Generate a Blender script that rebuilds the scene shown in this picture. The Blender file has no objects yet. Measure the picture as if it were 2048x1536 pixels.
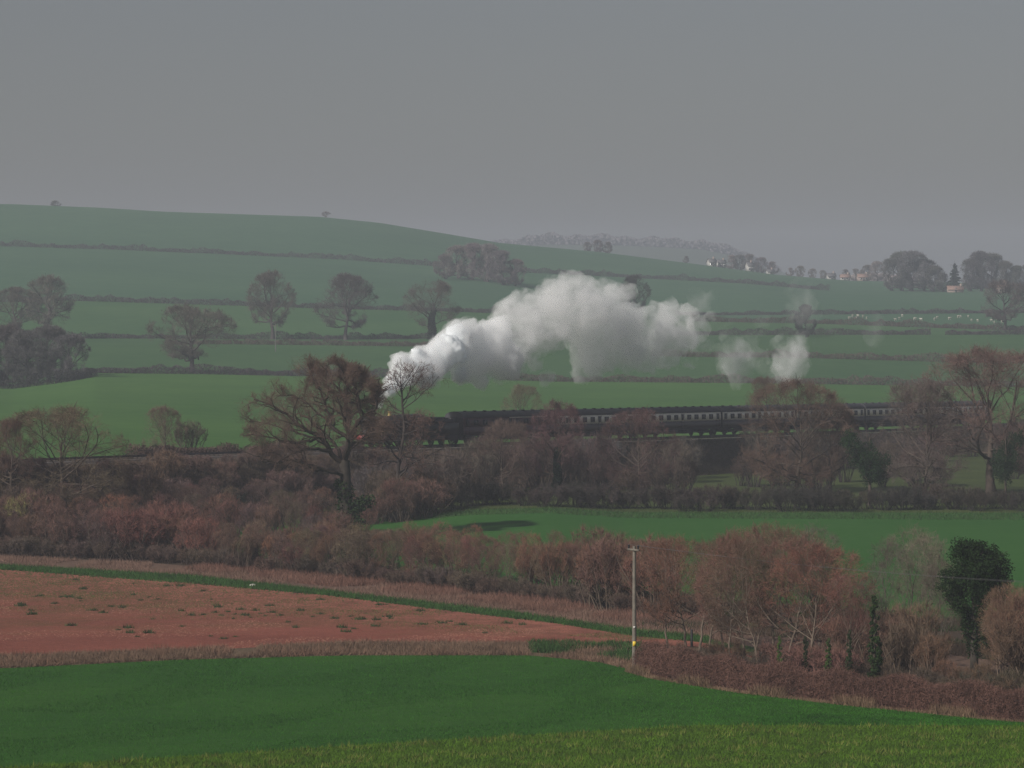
import bpy, math, random
import numpy as np
from mathutils import Vector

SC = bpy.context.scene
COL = SC.collection
F = 7000.0            # focal length in photo pixels (photo 2048 wide)
HZ = 620.0            # photo row of the horizon
RS = np.random.default_rng(7)
random.seed(7)

# ------------------------------------------------------------------ camera
cam_d = bpy.data.cameras.new('camera')
cam = bpy.data.objects.new('camera', cam_d)
COL.objects.link(cam)
cam_d.sensor_width = 36.0
cam_d.lens = F / 2048 * 36.0
cam_d.clip_start = 1.0
cam_d.clip_end = 20000
cam.location = (0, 0, 0)
cam.rotation_euler = (math.radians(90) - math.atan((768 - HZ) / F), 0, 0)
SC.camera = cam

# ------------------------------------------------------------------ sky, sun, exposure
SUN_AZ = math.radians(-136)     # clockwise from +Y (view direction): from the left and a little behind the camera
SUN_EL = math.radians(34)
world = bpy.data.worlds.new('World')
SC.world = world
world.use_nodes = True
nt = world.node_tree
nt.nodes.clear()
sky = nt.nodes.new('ShaderNodeTexSky')
sky.sky_type = 'NISHITA'
sky.sun_disc = False
sky.sun_elevation = SUN_EL
sky.sun_rotation = SUN_AZ
sky.air_density = 1.0
sky.dust_density = 2.0
sky.ozone_density = 1.0
hs = nt.nodes.new('ShaderNodeHueSaturation')
hs.inputs['Saturation'].default_value = 0.60
bg = nt.nodes.new('ShaderNodeBackground')
bg.inputs['Strength'].default_value = 0.053
wo = nt.nodes.new('ShaderNodeOutputWorld')
nt.links.new(sky.outputs[0], hs.inputs['Color'])
mt_ = nt.nodes.new('ShaderNodeVectorMath')
mt_.operation = 'MULTIPLY'
mt_.inputs[1].default_value = (1.05, 1.0, 1.03)
nt.links.new(hs.outputs[0], mt_.inputs[0])
nt.links.new(mt_.outputs[0], bg.inputs['Color'])
nt.links.new(bg.outputs[0], wo.inputs['Surface'])

sun_d = bpy.data.lights.new('sun', 'SUN')
sun_d.energy = 5.0
sun_d.angle = math.radians(0.6)
sun_d.color = (1.0, 0.955, 0.89)
sun = bpy.data.objects.new('sun', sun_d)
COL.objects.link(sun)
sdir = Vector((math.sin(SUN_AZ) * math.cos(SUN_EL), math.cos(SUN_AZ) * math.cos(SUN_EL), math.sin(SUN_EL)))
sun.rotation_euler = sdir.to_track_quat('Z', 'Y').to_euler()

SC.view_settings.view_transform = 'Standard'
SC.view_settings.look = 'None'
SC.view_settings.exposure = -0.29
SC.view_settings.gamma = 1.0
SC.view_settings.use_curve_mapping = False

SC.render.engine = 'CYCLES'
cy = SC.cycles
cy.max_bounces = 48
cy.diffuse_bounces = 8
cy.glossy_bounces = 2
cy.transmission_bounces = 4
cy.volume_bounces = 48
cy.transparent_max_bounces = 8
cy.use_denoising = True
cy.denoising_prefilter = 'NONE'
cy.use_adaptive_sampling = False
HAZE_DENSITY = 0.00028

# ------------------------------------------------------------------ small helpers
def tag(o, label=None, cat=None, group=None, kind=None):
    if label: o['label'] = label
    if cat: o['category'] = cat
    if group: o['group'] = group
    if kind: o['kind'] = kind
    return o

def nodes_of(name):
    m = bpy.data.materials.new(name)
    m.use_nodes = True
    t = m.node_tree
    b = t.nodes['Principled BSDF']
    return m, t, b

def mat_plain(name, col, rough=0.7, metal=0.0, var=0.12, scale=6.0):
    m, t, b = nodes_of(name)
    tc = t.nodes.new('ShaderNodeTexCoord')
    n = t.nodes.new('ShaderNodeTexNoise')
    n.inputs['Scale'].default_value = scale
    n.inputs['Detail'].default_value = 4
    t.links.new(tc.outputs['Object'], n.inputs['Vector'])
    r = t.nodes.new('ShaderNodeValToRGB')
    r.color_ramp.elements[0].position = 0.3
    r.color_ramp.elements[1].position = 0.7
    r.color_ramp.elements[0].color = (*[c * (1 - var * 1.5) for c in col], 1)
    r.color_ramp.elements[1].color = (*[min(1, c * (1 + var)) for c in col], 1)
    t.links.new(n.outputs[0], r.inputs[0])
    t.links.new(r.outputs[0], b.inputs['Base Color'])
    b.inputs['Roughness'].default_value = rough
    b.inputs['Metallic'].default_value = metal
    return m

def mat_tinted(name, var=0.35, scale=0.8, rough=0.85, spec=0.2):
    """colour of the plant comes from the object's own colour, broken up by noise"""
    m, t, b = nodes_of(name)
    oi = t.nodes.new('ShaderNodeObjectInfo')
    tc = t.nodes.new('ShaderNodeTexCoord')
    n = t.nodes.new('ShaderNodeTexNoise')
    n.inputs['Scale'].default_value = scale
    n.inputs['Detail'].default_value = 3
    t.links.new(tc.outputs['Object'], n.inputs['Vector'])
    mr = t.nodes.new('ShaderNodeMapRange')
    mr.inputs['From Min'].default_value = 0.3
    mr.inputs['From Max'].default_value = 0.7
    mr.inputs['To Min'].default_value = (1 - var) * 0.74
    mr.inputs['To Max'].default_value = (1 + var) * 0.74
    t.links.new(n.outputs[0], mr.inputs['Value'])
    mx = t.nodes.new('ShaderNodeVectorMath')
    mx.operation = 'SCALE'
    t.links.new(oi.outputs['Color'], mx.inputs[0])
    t.links.new(mr.outputs[0], mx.inputs['Scale'])
    t.links.new(mx.outputs[0], b.inputs['Base Color'])
    b.inputs['Roughness'].default_value = rough
    b.inputs['Specular IOR Level'].default_value = spec
    return m

ALB = 0.715
def mat_field(name, c1, c2, s1=0.05, s2=0.9, c3=None, edge=None, bump=0.0, stretch=(1, 1, 1)):
    """two scales of noise between two or three earth/grass colours; edge = colour that creeps in towards the far margin"""
    m, t, b = nodes_of(name)
    tc = t.nodes.new('ShaderNodeTexCoord')
    mp = t.nodes.new('ShaderNodeMapping')
    mp.inputs['Scale'].default_value = stretch
    t.links.new(tc.outputs['Object'], mp.inputs['Vector'])
    def noise(s, d, rough=0.6):
        n = t.nodes.new('ShaderNodeTexNoise')
        n.inputs['Scale'].default_value = s
        n.inputs['Detail'].default_value = d
        n.inputs['Roughness'].default_value = rough
        t.links.new(mp.outputs[0], n.inputs['Vector'])
        return n
    n1, n2 = noise(s1, 3), noise(s2, 5, 0.7)
    ad = t.nodes.new('ShaderNodeMath')
    ad.operation = 'ADD'
    t.links.new(n1.outputs[0], ad.inputs[0])
    t.links.new(n2.outputs[0], ad.inputs[1])
    mr = t.nodes.new('ShaderNodeMapRange')
    mr.inputs['From Min'].default_value = 0.7
    mr.inputs['From Max'].default_value = 1.3
    t.links.new(ad.outputs[0], mr.inputs['Value'])
    mix = t.nodes.new('ShaderNodeMix')
    mix.data_type = 'RGBA'
    mix.inputs['A'].default_value = (*[c * ALB for c in c1], 1)
    mix.inputs['B'].default_value = (*[c * ALB for c in c2], 1)
    t.links.new(mr.outputs[0], mix.inputs['Factor'])
    out = mix.outputs['Result']
    if edge is not None:
        at = t.nodes.new('ShaderNodeAttribute')
        at.attribute_name = 'across'
        n3 = noise(0.16, 4, 0.65)
        n4 = noise(1.3, 3, 0.6)
        m1 = t.nodes.new('ShaderNodeMath'); m1.operation = 'MULTIPLY_ADD'
        m1.inputs[1].default_value = 1.5
        t.links.new(n3.outputs[0], m1.inputs[0])
        t.links.new(at.outputs['Fac'], m1.inputs[2])
        m2 = t.nodes.new('ShaderNodeMath'); m2.operation = 'MULTIPLY_ADD'
        m2.inputs[1].default_value = 0.5
        t.links.new(n4.outputs[0], m2.inputs[0])
        t.links.new(m1.outputs[0], m2.inputs[2])
        r2 = t.nodes.new('ShaderNodeMapRange')
        r2.inputs['From Min'].default_value = 1.20
        r2.inputs['From Max'].default_value = 2.05
        t.links.new(m2.outputs[0], r2.inputs['Value'])
        mix2 = t.nodes.new('ShaderNodeMix')
        mix2.data_type = 'RGBA'
        mix2.inputs['B'].default_value = (*[c * ALB for c in edge], 1)
        t.links.new(r2.outputs[0], mix2.inputs['Factor'])
        t.links.new(out, mix2.inputs['A'])
        out = mix2.outputs['Result']
    t.links.new(out, b.inputs['Base Color'])
    b.inputs['Roughness'].default_value = 0.9
    b.inputs['Specular IOR Level'].default_value = 0.15
    if bump:
        bp = t.nodes.new('ShaderNodeBump')
        bp.inputs['Strength'].default_value = bump
        bp.inputs['Distance'].default_value = 0.3
        t.links.new(n2.outputs[0], bp.inputs['Height'])
        t.links.new(bp.outputs[0], b.inputs['Normal'])
    return m

def mesh_np(name, parts, mats, smooth=False):
    """parts: list of (V (n,3), F (m,k), material index) with k the same inside one part"""
    vs, nv, loops, starts, tot, mi = [], 0, [], [], 0, []
    for p in parts:
        V, Fa = p[0], p[1]
        if len(Fa) == 0: continue
        m_, k = Fa.shape
        vs.append(np.asarray(V, np.float32))
        loops.append((Fa + nv).astype(np.int32).ravel())
        starts.append(tot + np.arange(m_, dtype=np.int32) * k)
        mi.append(np.full(m_, p[2] if len(p) > 2 else 0, np.int32))
        nv += len(V)
        tot += m_ * k
    me = bpy.data.meshes.new(name)
    vs = np.concatenate(vs); loops = np.concatenate(loops); starts = np.concatenate(starts); mi = np.concatenate(mi)
    me.vertices.add(len(vs)); me.vertices.foreach_set('co', vs.ravel())
    me.loops.add(len(loops)); me.loops.foreach_set('vertex_index', loops)
    me.polygons.add(len(starts)); me.polygons.foreach_set('loop_start', starts)
    me.polygons.foreach_set('material_index', mi)
    if smooth: me.polygons.foreach_set('use_smooth', np.ones(len(starts), bool))
    for m_ in (mats if isinstance(mats, (list, tuple)) else [mats]): me.materials.append(m_)
    me.update(calc_edges=True)
    return me

def link(name, me, parent=None, color=None):
    o = bpy.data.objects.new(name, me)
    COL.objects.link(o)
    if parent is not None: o.parent = parent
    if color is not None: o.color = (*color, 1)
    return o

def empty(name, loc, label=None, cat=None, group=None, rz=0, scale=(1, 1, 1)):
    o = bpy.data.objects.new(name, None)
    COL.objects.link(o)
    o.empty_display_size = 0.5
    o.location = loc
    o.rotation_euler = (0, 0, rz)
    o.scale = scale
    return tag(o, label, cat, group)

# ------------------------------------------------------------------ the railway line in plan
TC, TS = 0.55, 0.835                                # direction of the track (x, y)
_n = math.hypot(TC, TS); TC /= _n; TS /= _n
TX0, TY0 = -6.81, 410.7                             # centre of the track at the first coach's front end
def track_pt(t): return TX0 + TC * t, TY0 + TS * t
def track_t(a):                                     # where the line of sight a = x/y meets the track
    return (a * TY0 - TX0) / (TC - a * TS)
def track_z(t): return -15.75 - 0.0125 * np.clip(t, -90, 130)

# ------------------------------------------------------------------ ground: depth curves, each (name, px, D, py)
def a_of(px): return (np.asarray(px, float) - 1024) / F
COLS = np.arange(-900, 2960, 12.0)
def curve(pts, h=None, D=None):
    """pts [(px,py)] with constant drop h below the eye, or [(px,py,D)]"""
    p = np.array(pts, float)
    py = np.interp(COLS, p[:, 0], p[:, 1])
    if h is not None:
        Dv = F * h / (py - HZ)
    elif p.shape[1] == 3:
        Dv = np.interp(COLS, p[:, 0], p[:, 2])
    else:
        Dv = np.full(COLS.shape, float(D))
    z = (HZ - py) / F * Dv
    return Dv, z
def flat(D, z): return np.full(COLS.shape, float(D)), np.full(COLS.shape, float(z))

A = a_of(COLS)
TT = np.clip(track_t(A), -150, 330)
DTR = TY0 + TS * TT
ZTR = track_z(TT)
C = []
C.append(flat(5, -2.0)); C.append(flat(30, -5.0)); C.append(flat(60, -9.6)); C.append(flat(100, -16.0)); C.append(flat(145, -21.6))
c1 = curve([(-900, 1560), (0, 1537), (400, 1513), (700, 1493), (1000, 1475), (1400, 1452), (2030, 1453), (2900, 1520)], h=22.7); C.append(c1)
c2 = curve([(-900, 1360), (25, 1337), (350, 1321), (690, 1312), (1060, 1312), (1200, 1326), (1270, 1343), (1340, 1362), (1500, 1388), (1700, 1412), (2030, 1446), (2900, 1508)], h=22.7); C.append(c2)
c3 = curve([(-900, 1330), (25, 1314), (400, 1301), (700, 1287), (1000, 1288), (1270, 1290), (1400, 1295), (1600, 1335), (2030, 1395), (2900, 1460)], h=22.4); C.append(c3)
c4 = curve([(-900, 1090), (25, 1140), (380, 1165), (650, 1190), (850, 1215), (1100, 1245), (1270, 1272), (1400, 1284), (1600, 1325), (2030, 1385), (2900, 1450)], h=22.5); C.append(c4)
c5 = curve([(-900, 1084), (25, 1131), (380, 1150), (650, 1181), (850, 1204), (1000, 1221), (1100, 1236), (1270, 1260), (1400, 1272), (1600, 1315), (2030, 1372), (2900, 1440)], h=22.4); C.append(c5)
c6 = curve([(-900, 1068), (25, 1114), (300, 1126), (700, 1161), (1000, 1195), (1270, 1230), (1400, 1242), (1600, 1255), (2030, 1300), (2900, 1340)], h=22.2); C.append(c6)
c7 = (c6[0] + 13, c6[1] + 0.3); C.append(c7)
d9 = DTR - 17
d8 = np.minimum(np.interp(COLS, [-900, 0, 450, 740, 3000], [330, 345, 360, 366, 366]), d9 - 4)
d8 = np.maximum(d8, c7[0] + 2)
z8 = (HZ - np.interp(COLS, [25, 440, 740, 950, 1100, 1250, 2030], [1075, 1062, 1040, 1020, 1016, 1025, 1026])) / F * d8
C.append((d8, z8))
d9 = np.maximum(d9, d8 + 3)
C.append((d9, np.maximum(z8 + 0.2, -20.9)))
c10 = (DTR - 4.6, ZTR - 0.55); C.append(c10)
c11 = (DTR + 4.6, ZTR - 0.55); C.append(c11)
c12 = (DTR + 15, ZTR - 2.2); C.append(c12)
d13 = np.interp(COLS, [-900, 25, 600, 1100, 2100, 2960], [700, 760, 785, 790, 790, 860])
d13 = np.maximum(d13, DTR + 60)
c13 = (d13, (HZ - np.interp(COLS, [25, 190, 400, 590, 900, 1100, 1500, 1900, 2050], [770, 746, 748, 752, 757, 763, 766, 772, 774])) / F * d13); C.append(c13)
c14 = curve([(-900, 700, 860), (25, 692, 880), (444, 688, 900), (850, 693, 900), (1348, 713, 885), (1621, 716, 880), (1860, 723, 880), (2050, 727, 880), (2960, 730, 930)]); C.append(c14)
c15 = curve([(-900, 685, 940), (25, 676, 950), (290, 677, 955), (683, 679, 960), (870, 677, 970), (1400, 670, 1000), (2025, 669, 1000), (2960, 669, 1030)]); C.append(c15)
c16 = curve([(-900, 606, 1100), (25, 604, 1110), (137, 601, 1120), (342, 607, 1120), (650, 617, 1120), (930, 624, 1110), (1400, 643, 1090), (1655, 648, 1090), (1997, 660, 1090), (2960, 662, 1100)]); C.append(c16)
c17 = curve([(-900, 552, 1240), (25, 552, 1250), (650, 570, 1250), (930, 592, 1240), (1150, 620, 1230), (1400, 631, 1230), (1638, 629, 1230), (2015, 626, 1230), (2960, 626, 1230)]); C.append(c17)
c18 = curve([(-900, 480, 1440), (31, 493, 1450), (239, 500, 1450), (444, 508, 1460), (683, 519, 1470), (860, 532, 1480), (1046, 545, 1500), (1159, 550, 1510), (1293, 557, 1520), (1488, 567, 1530), (1655, 581, 1540), (1850, 585, 1540), (2960, 588, 1540)]); C.append(c18)
c19 = curve([(-900, 405, 1700), (25, 410, 1750), (200, 417, 1750), (330, 425, 1750), (640, 435, 1770), (760, 447, 1780), (900, 470, 1800), (1000, 487, 1800), (1200, 505, 1820), (1400, 530, 1850), (1550, 550, 1860), (1700, 562, 1870), (2050, 568, 1880), (2960, 570, 1880)]); C.append(c19)
C.append((c19[0] + 320, c19[1] - 14))
C.append((np.full(COLS.shape, 2800.0), c19[1] * 0.4 + 6))
c22 = curve([(-900, 520, 3500), (900, 500, 3500), (980, 494, 3500), (1100, 486, 3500), (1250, 488, 3500), (1400, 496, 3500), (1480, 512, 3500), (1550, 540, 3500), (1650, 570, 3500), (2960, 575, 3500)]); C.append(c22)
C.append((np.full(COLS.shape, 4300.0), c22[1] - 30))

CD = np.stack([c[0] for c in C])       # (K, columns)
CZ = np.stack([c[1] for c in C])
for k in range(1, len(CD)):
    CD[k] = np.maximum(CD[k], CD[k - 1] + 0.6)
NK = len(C)
SEC = np.diff(CZ, axis=0) / np.diff(CD, axis=0)
SL = np.zeros_like(CZ)
SL[1:-1] = np.where(SEC[:-1] * SEC[1:] > 0, 2 * SEC[:-1] * SEC[1:] / np.where(np.abs(SEC[:-1] + SEC[1:]) < 1e-9, 1, SEC[:-1] + SEC[1:]), 0)
SL[0] = SEC[0]; SL[-1] = SEC[-1]

def ground(x, y):
    """height of the ground at world x, y (arrays)"""
    x = np.atleast_1d(np.asarray(x, float)); y = np.atleast_1d(np.asarray(y, float))
    fcol = np.clip((x / y * F + 1024 - COLS[0]) / 12.0, 0, len(COLS) - 1.001)
    i = fcol.astype(int); f = fcol - i
    def col(M, rows): return M[rows, i] * (1 - f) + M[rows, i + 1] * f
    Dm = CD[:, i] * (1 - f) + CD[:, i + 1] * f
    k = np.clip((y[None] >= Dm).sum(0) - 1, 0, NK - 2)
    d0, d1 = col(CD, k), col(CD, k + 1)
    z0, z1 = col(CZ, k), col(CZ, k + 1)
    m0, m1 = col(SL, k), col(SL, k + 1)
    h = d1 - d0; s = np.clip((y - d0) / h, 0, 1)
    return (2*s**3-3*s**2+1)*z0 + (s**3-2*s**2+s)*h*m0 + (-2*s**3+3*s**2)*z1 + (s**3-s**2)*h*m1

def at(px, D):
    x = float((px - 1024) / F * D)
    return x, float(D), float(ground(x, D)[0])
def curve_D(k, px): return np.interp(px, COLS, CD[k])

def patch(name, k0, rows, mat, label=None):
    """one strip of ground between depth curve k0 and k0+1"""
    s = np.linspace(0, 1, rows + 1)[:, None]
    Dg = CD[k0][None] * (1 - s) + CD[k0 + 1][None] * s
    X = A[None] * Dg
    h = (CD[k0 + 1] - CD[k0])[None]
    Z = (2*s**3-3*s**2+1)*CZ[k0][None] + (s**3-2*s**2+s)*h*SL[k0][None] + (-2*s**3+3*s**2)*CZ[k0+1][None] + (s**3-s**2)*h*SL[k0+1][None]
    V = np.stack([X, Dg, Z], -1).reshape(-1, 3)
    nc = len(COLS)
    r, c = np.meshgrid(np.arange(rows), np.arange(nc - 1), indexing='ij')
    b = (r * nc + c).ravel()
    Fa = np.stack([b, b + 1, b + nc + 1, b + nc], 1)
    me = mesh_np(name, [(V, Fa)], mat, smooth=True)
    at_ = me.attributes.new('across', 'FLOAT', 'POINT')
    at_.data.foreach_set('value', np.repeat(s.ravel(), nc).astype(np.float32))
    o = link(name, me)
    o['kind'] = 'structure'
    if label: o['label'] = label
    return o

M = {}
M['near_crop'] = mat_field('near_crop', (0.044, 0.100, 0.005), (0.092, 0.160, 0.010), 0.25, 3.0, bump=0.5)
M['dark_crop'] = mat_field('dark_crop', (0.022, 0.095, 0.008), (0.042, 0.130, 0.012), 0.08, 1.2, bump=0.3, stretch=(0.5, 1, 1))
M['bank'] = mat_field('bank', (0.10, 0.075, 0.045), (0.20, 0.14, 0.09), 0.3, 2.5, bump=0.6)
M['soil'] = mat_field('soil', (0.215, 0.068, 0.046), (0.37, 0.120, 0.082), 0.10, 2.6, edge=(0.105, 0.105, 0.030), bump=0.7, stretch=(0.6, 1, 1))
M['margin'] = mat_field('margin', (0.035, 0.085, 0.018), (0.075, 0.11, 0.03), 0.3, 2.0, bump=0.4)
M['dead_grass'] = mat_field('dead_grass', (0.14, 0.085, 0.065), (0.22, 0.145, 0.105), 0.3, 2.0, bump=0.6)
M['scrub'] = mat_field('scrub', (0.055, 0.042, 0.030), (0.10, 0.068, 0.048), 0.2, 1.5, bump=0.6)
M['rough'] = mat_field('rough', (0.050, 0.072, 0.022), (0.095, 0.125, 0.034), 0.12, 1.2, bump=0.6)
M['pasture'] = mat_field('pasture', (0.032, 0.125, 0.018), (0.050, 0.155, 0.026), 0.05, 0.8, bump=0.25)
M['ballast'] = mat_field('ballast', (0.10, 0.085, 0.08), (0.19, 0.165, 0.15), 0.5, 4.0, bump=0.6)
M['field_a'] = mat_field('field_a', (0.048, 0.140, 0.025), (0.086, 0.195, 0.038), 0.018, 0.22)
M['field_b'] = mat_field('field_b', (0.042, 0.118, 0.038), (0.074, 0.162, 0.054), 0.018, 0.2)
M['field_d'] = mat_field('field_d', (0.046, 0.130, 0.062), (0.078, 0.170, 0.082), 0.011, 0.12)  # farthest hill fields: bluer green, distance haze put into the colour
M['field_c'] = mat_field('field_c', (0.046, 0.130, 0.044), (0.082, 0.178, 0.060), 0.018, 0.2)  # blue-tinged green, also carries some painted distance haze
M['lane'] = mat_field('lane', (0.14, 0.12, 0.09), (0.20, 0.17, 0.13), 0.1, 0.8)
M['far_land'] = mat_field('far_land', (0.055, 0.085, 0.045), (0.08, 0.11, 0.06), 0.01, 0.1)

patch('hillside', 0, 4, M['near_crop']); patch('hillside', 1, 4, M['near_crop']); patch('hillside', 2, 4, M['near_crop']); patch('hillside', 3, 6, M['near_crop'])
patch('crop_ground', 4, 16, M['near_crop'])
patch('young_crop_field', 5, 24, M['dark_crop'])
patch('field_bank', 6, 4, M['bank'])
patch('ploughed_field', 7, 30, M['soil'])
patch('grass_margin', 8, 4, M['margin'])
patch('rough_grass_strip', 9, 4, M['dead_grass'])
patch('scrub_ground', 10, 4, M['scrub'])
patch('pasture', 11, 20, M['pasture'])
patch('rough_pasture', 12, 10, M['rough'])
patch('railway_embankment', 13, 8, M['scrub'])
patch('ballast_bed', 14, 4, M['ballast'])
patch('railway_embankment', 15, 4, M['scrub'])
patch('valley_field', 16, 20, M['field_a'])
patch('hill_field', 17, 10, M['field_b'])
patch('lane', 18, 6, M['field_b'])
patch('hill_field', 19, 10, M['field_c'])
patch('hill_field', 20, 8, M['field_d'])
patch('hill_field', 21, 10, M['field_d'])
patch('hill_field', 22, 14, M['field_d'])
patch('hill_back', 23, 6, M['far_land'])
patch('far_valley', 24, 6, M['far_land'])
patch('far_ridge', 25, 8, M['far_land'])
patch('far_ridge', 26, 4, M['far_land'])

# ------------------------------------------------------------------ haze
def box_np(x0, x1, y0, y1, z0, z1):
    V = np.array([(x0,y0,z0),(x1,y0,z0),(x1,y1,z0),(x0,y1,z0),(x0,y0,z1),(x1,y0,z1),(x1,y1,z1),(x0,y1,z1)], float)
    Fa = np.array([(0,3,2,1),(4,5,6,7),(0,1,5,4),(1,2,6,5),(2,3,7,6),(3,0,4,7)])
    return V, Fa
mh = bpy.data.materials.new('haze_air')
mh.use_nodes = True
th = mh.node_tree
th.nodes.clear()
pv = th.nodes.new('ShaderNodeVolumePrincipled')
pv.inputs['Color'].default_value = (0.70, 0.74, 0.86, 1)
pv.inputs['Density'].default_value = HAZE_DENSITY
pv.inputs['Anisotropy'].default_value = 0.0
pv.inputs['Density Attribute'].default_value = ''
ho = th.nodes.new('ShaderNodeOutputMaterial')
th.links.new(pv.outputs[0], ho.inputs['Volume'])
hz = link('haze', mesh_np('haze', [box_np(-1500, 1500, -20, 4350, -24.5, 96)], mh))
hz['kind'] = 'stuff'
hz['label'] = 'pale grey haze hanging over the whole valley'

# ------------------------------------------------------------------ plants: vectorised branching
def unit(v): return v / np.maximum(np.linalg.norm(v, axis=-1, keepdims=True), 1e-9)

def env_dist(b, d, env):
    if env is None: return np.full(len(b), 1e9)
    c, r = np.array(env[0], float), np.array(env[1], float)
    p, q = (b - c) / r, d / r
    aa = (q*q).sum(1); bb = (p*q).sum(1); cc = (p*p).sum(1) - 1
    disc = bb*bb - aa*cc
    s = (-bb + np.sqrt(np.maximum(disc, 0))) / aa
    return np.where((disc > 0) & (s > 0), s, 0.15)

def sprout(rng, P, R, n, t0, t1, ang, angsd, ln, lnsd, K, wob, up, rr, env=None, absolute=False, rmin=0.004, fan=0.0):
    nb, Kp = P.shape[:2]
    t = t0 + (t1 - t0) * ((np.arange(n)[None] + rng.random((nb, n))) / n)
    ii = t * (Kp - 1); i = np.minimum(ii.astype(int), Kp - 2); f = (ii - i)[..., None]
    bi = np.arange(nb)[:, None]
    base = P[bi, i] * (1 - f) + P[bi, i + 1] * f
    T = unit(P[bi, i + 1] - P[bi, i])
    r0 = (R[bi, i] * (1 - f[..., 0]) + R[bi, i + 1] * f[..., 0]) * rr
    Lp = np.linalg.norm(np.diff(P, axis=1), axis=2).sum(1)[:, None]
    base, T, r0 = base.reshape(-1, 3), T.reshape(-1, 3), r0.reshape(-1)
    N = len(base)
    tt = t.reshape(-1)
    L = (np.full(N, ln) if absolute else np.repeat(Lp.ravel(), n) * ln * (1.15 - 0.5 * tt)) * np.clip(1 + lnsd * rng.standard_normal(N), 0.4, 1.8)
    rv = rng.standard_normal((N, 3)); rv -= (rv * T).sum(1, keepdims=True) * T
    a = np.radians(ang + fan * (0.5 - (tt - t0) / max(t1 - t0, 1e-6)) + angsd * rng.standard_normal(N))[:, None]
    d = unit(np.cos(a) * T + np.sin(a) * unit(rv) + np.array([0, 0, up]))
    if env is not None: L = np.minimum(L, np.maximum(env_dist(base, d, env), 0.35 * L) * (0.9 + 0.2 * rng.random(N)))
    Q = np.zeros((N, K, 3)); Q[:, 0] = base
    for k in range(1, K):
        d = unit(d + wob * rng.standard_normal((N, 3)) + np.array([0, 0, up * 0.35]))
        q = Q[:, k - 1] + d * (L / (K - 1))[:, None]
        if env is not None:                             # bend back what would leave the crown's outline
            c, r = np.array(env[0], float), np.array(env[1], float)
            m = np.linalg.norm((q - c) / r, axis=1)
            lim = 0.82 + 0.32 * rng.random(N)
            f_ = np.where(m > lim, (lim + (m - lim) * 0.25) / np.maximum(m, 1e-6), 1.0)[:, None]
            q = c + (q - c) * f_
        Q[:, k] = q
    r0 = np.maximum(r0, rmin)
    RR = np.maximum(r0[:, None] * np.linspace(1, 0.35, K)[None], rmin * 0.6)
    return Q, RR

def tubes(P, R, S):
    nb, K = P.shape[:2]
    T = unit(np.gradient(P, axis=1))
    ref = np.where(np.abs(T[..., 2:3]) > 0.9, np.array([1., 0, 0]), np.array([0, 0, 1.]))
    N1 = unit(np.cross(T, ref)); N2 = np.cross(T, N1)
    th_ = np.arange(S) / S * 2 * np.pi
    V = P[:, :, None] + R[:, :, None, None] * (np.cos(th_)[None, None, :, None] * N1[:, :, None] + np.sin(th_)[None, None, :, None] * N2[:, :, None])
    b, k, s = np.meshgrid(np.arange(nb), np.arange(K - 1), np.arange(S), indexing='ij')
    i0 = (b * K + k) * S + s; i1 = (b * K + k) * S + (s + 1) % S
    Fa = np.stack([i0, i1, i1 + S, i0 + S], -1).reshape(-1, 4)
    return V.reshape(-1, 3), Fa

def ribbons(rng, P, R):
    nb, K = P.shape[:2]
    T = unit(P[:, -1] - P[:, 0])
    w = unit(np.cross(T, rng.standard_normal((nb, 3))))[:, None]
    V = np.stack([P - w * R[..., None], P + w * R[..., None]], 2).reshape(-1, 3)
    b, k = np.meshgrid(np.arange(nb), np.arange(K - 1), indexing='ij')
    i0 = ((b * K + k) * 2).ravel()
    return V, np.stack([i0, i0 + 1, i0 + 3, i0 + 2], 1)

def twigs(rng, P, R, n, ln, w, ang=38, up=0.1, env=None):
    """last level: single slim triangles"""
    Q, _ = sprout(rng, P, R, n, 0.15, 1.0, ang, 12, ln, 0.3, 2, 0.0, up, 0.6, None, True)
    b, e = Q[:, 0], Q[:, 1]
    s = unit(np.cross(e - b, rng.standard_normal(b.shape))) * w * 0.5
    V = np.stack([b - s, b + s, e], 1).reshape(-1, 3)
    return V, np.arange(len(V)).reshape(-1, 3)

def leaves(rng, pts, size, up=0.3):
    """leaf clumps: one bent quad each at pts"""
    n = len(pts)
    a = unit(rng.standard_normal((n, 3))); b = unit(np.cross(a, rng.standard_normal((n, 3)) + [0, 0, up]))
    s = size * (0.6 + 0.8 * rng.random((n, 1)))
    V = np.stack([pts - a*s*.5, pts + b*s*.35, pts + a*s*.5, pts - b*s*.35], 1).reshape(-1, 3)
    return V, np.arange(4*n).reshape(-1, 4)

def blob_pts(rng, n, centers, radii, shell=0.5):
    """random points inside a cluster of ellipsoids, most near their skins"""
    centers = np.array(centers, float); radii = np.array(radii, float)
    w = radii.prod(1) ** (2/3); k = rng.choice(len(centers), n, p=w / w.sum())
    d = unit(rng.standard_normal((n, 3)))
    r = (shell + (1 - shell) * rng.random((n, 1))) * (0.92 + 0.2 * rng.random((n, 1)))
    return centers[k] + d * radii[k] * r

MB = mat_tinted('bark', 0.3, 2.0)
MT = mat_tinted('twig', 0.28, 0.5)
ML = mat_tinted('leaf', 0.45, 0.9, rough=0.8, spec=0.1)

LIB = {}
ORD = ['leftmost', 'second', 'third', 'fourth', 'fifth', 'sixth', 'seventh', 'eighth', 'ninth', 'tenth', 'eleventh', 'twelfth', 'thirteenth', 'fourteenth', 'fifteenth', 'sixteenth', 'seventeenth']
def nth(i): return ORD[i] + (' from the left' if i else '')
def lib(kind, parts): LIB[kind] = parts        # parts: list of (part name, mesh, colour role)

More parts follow.
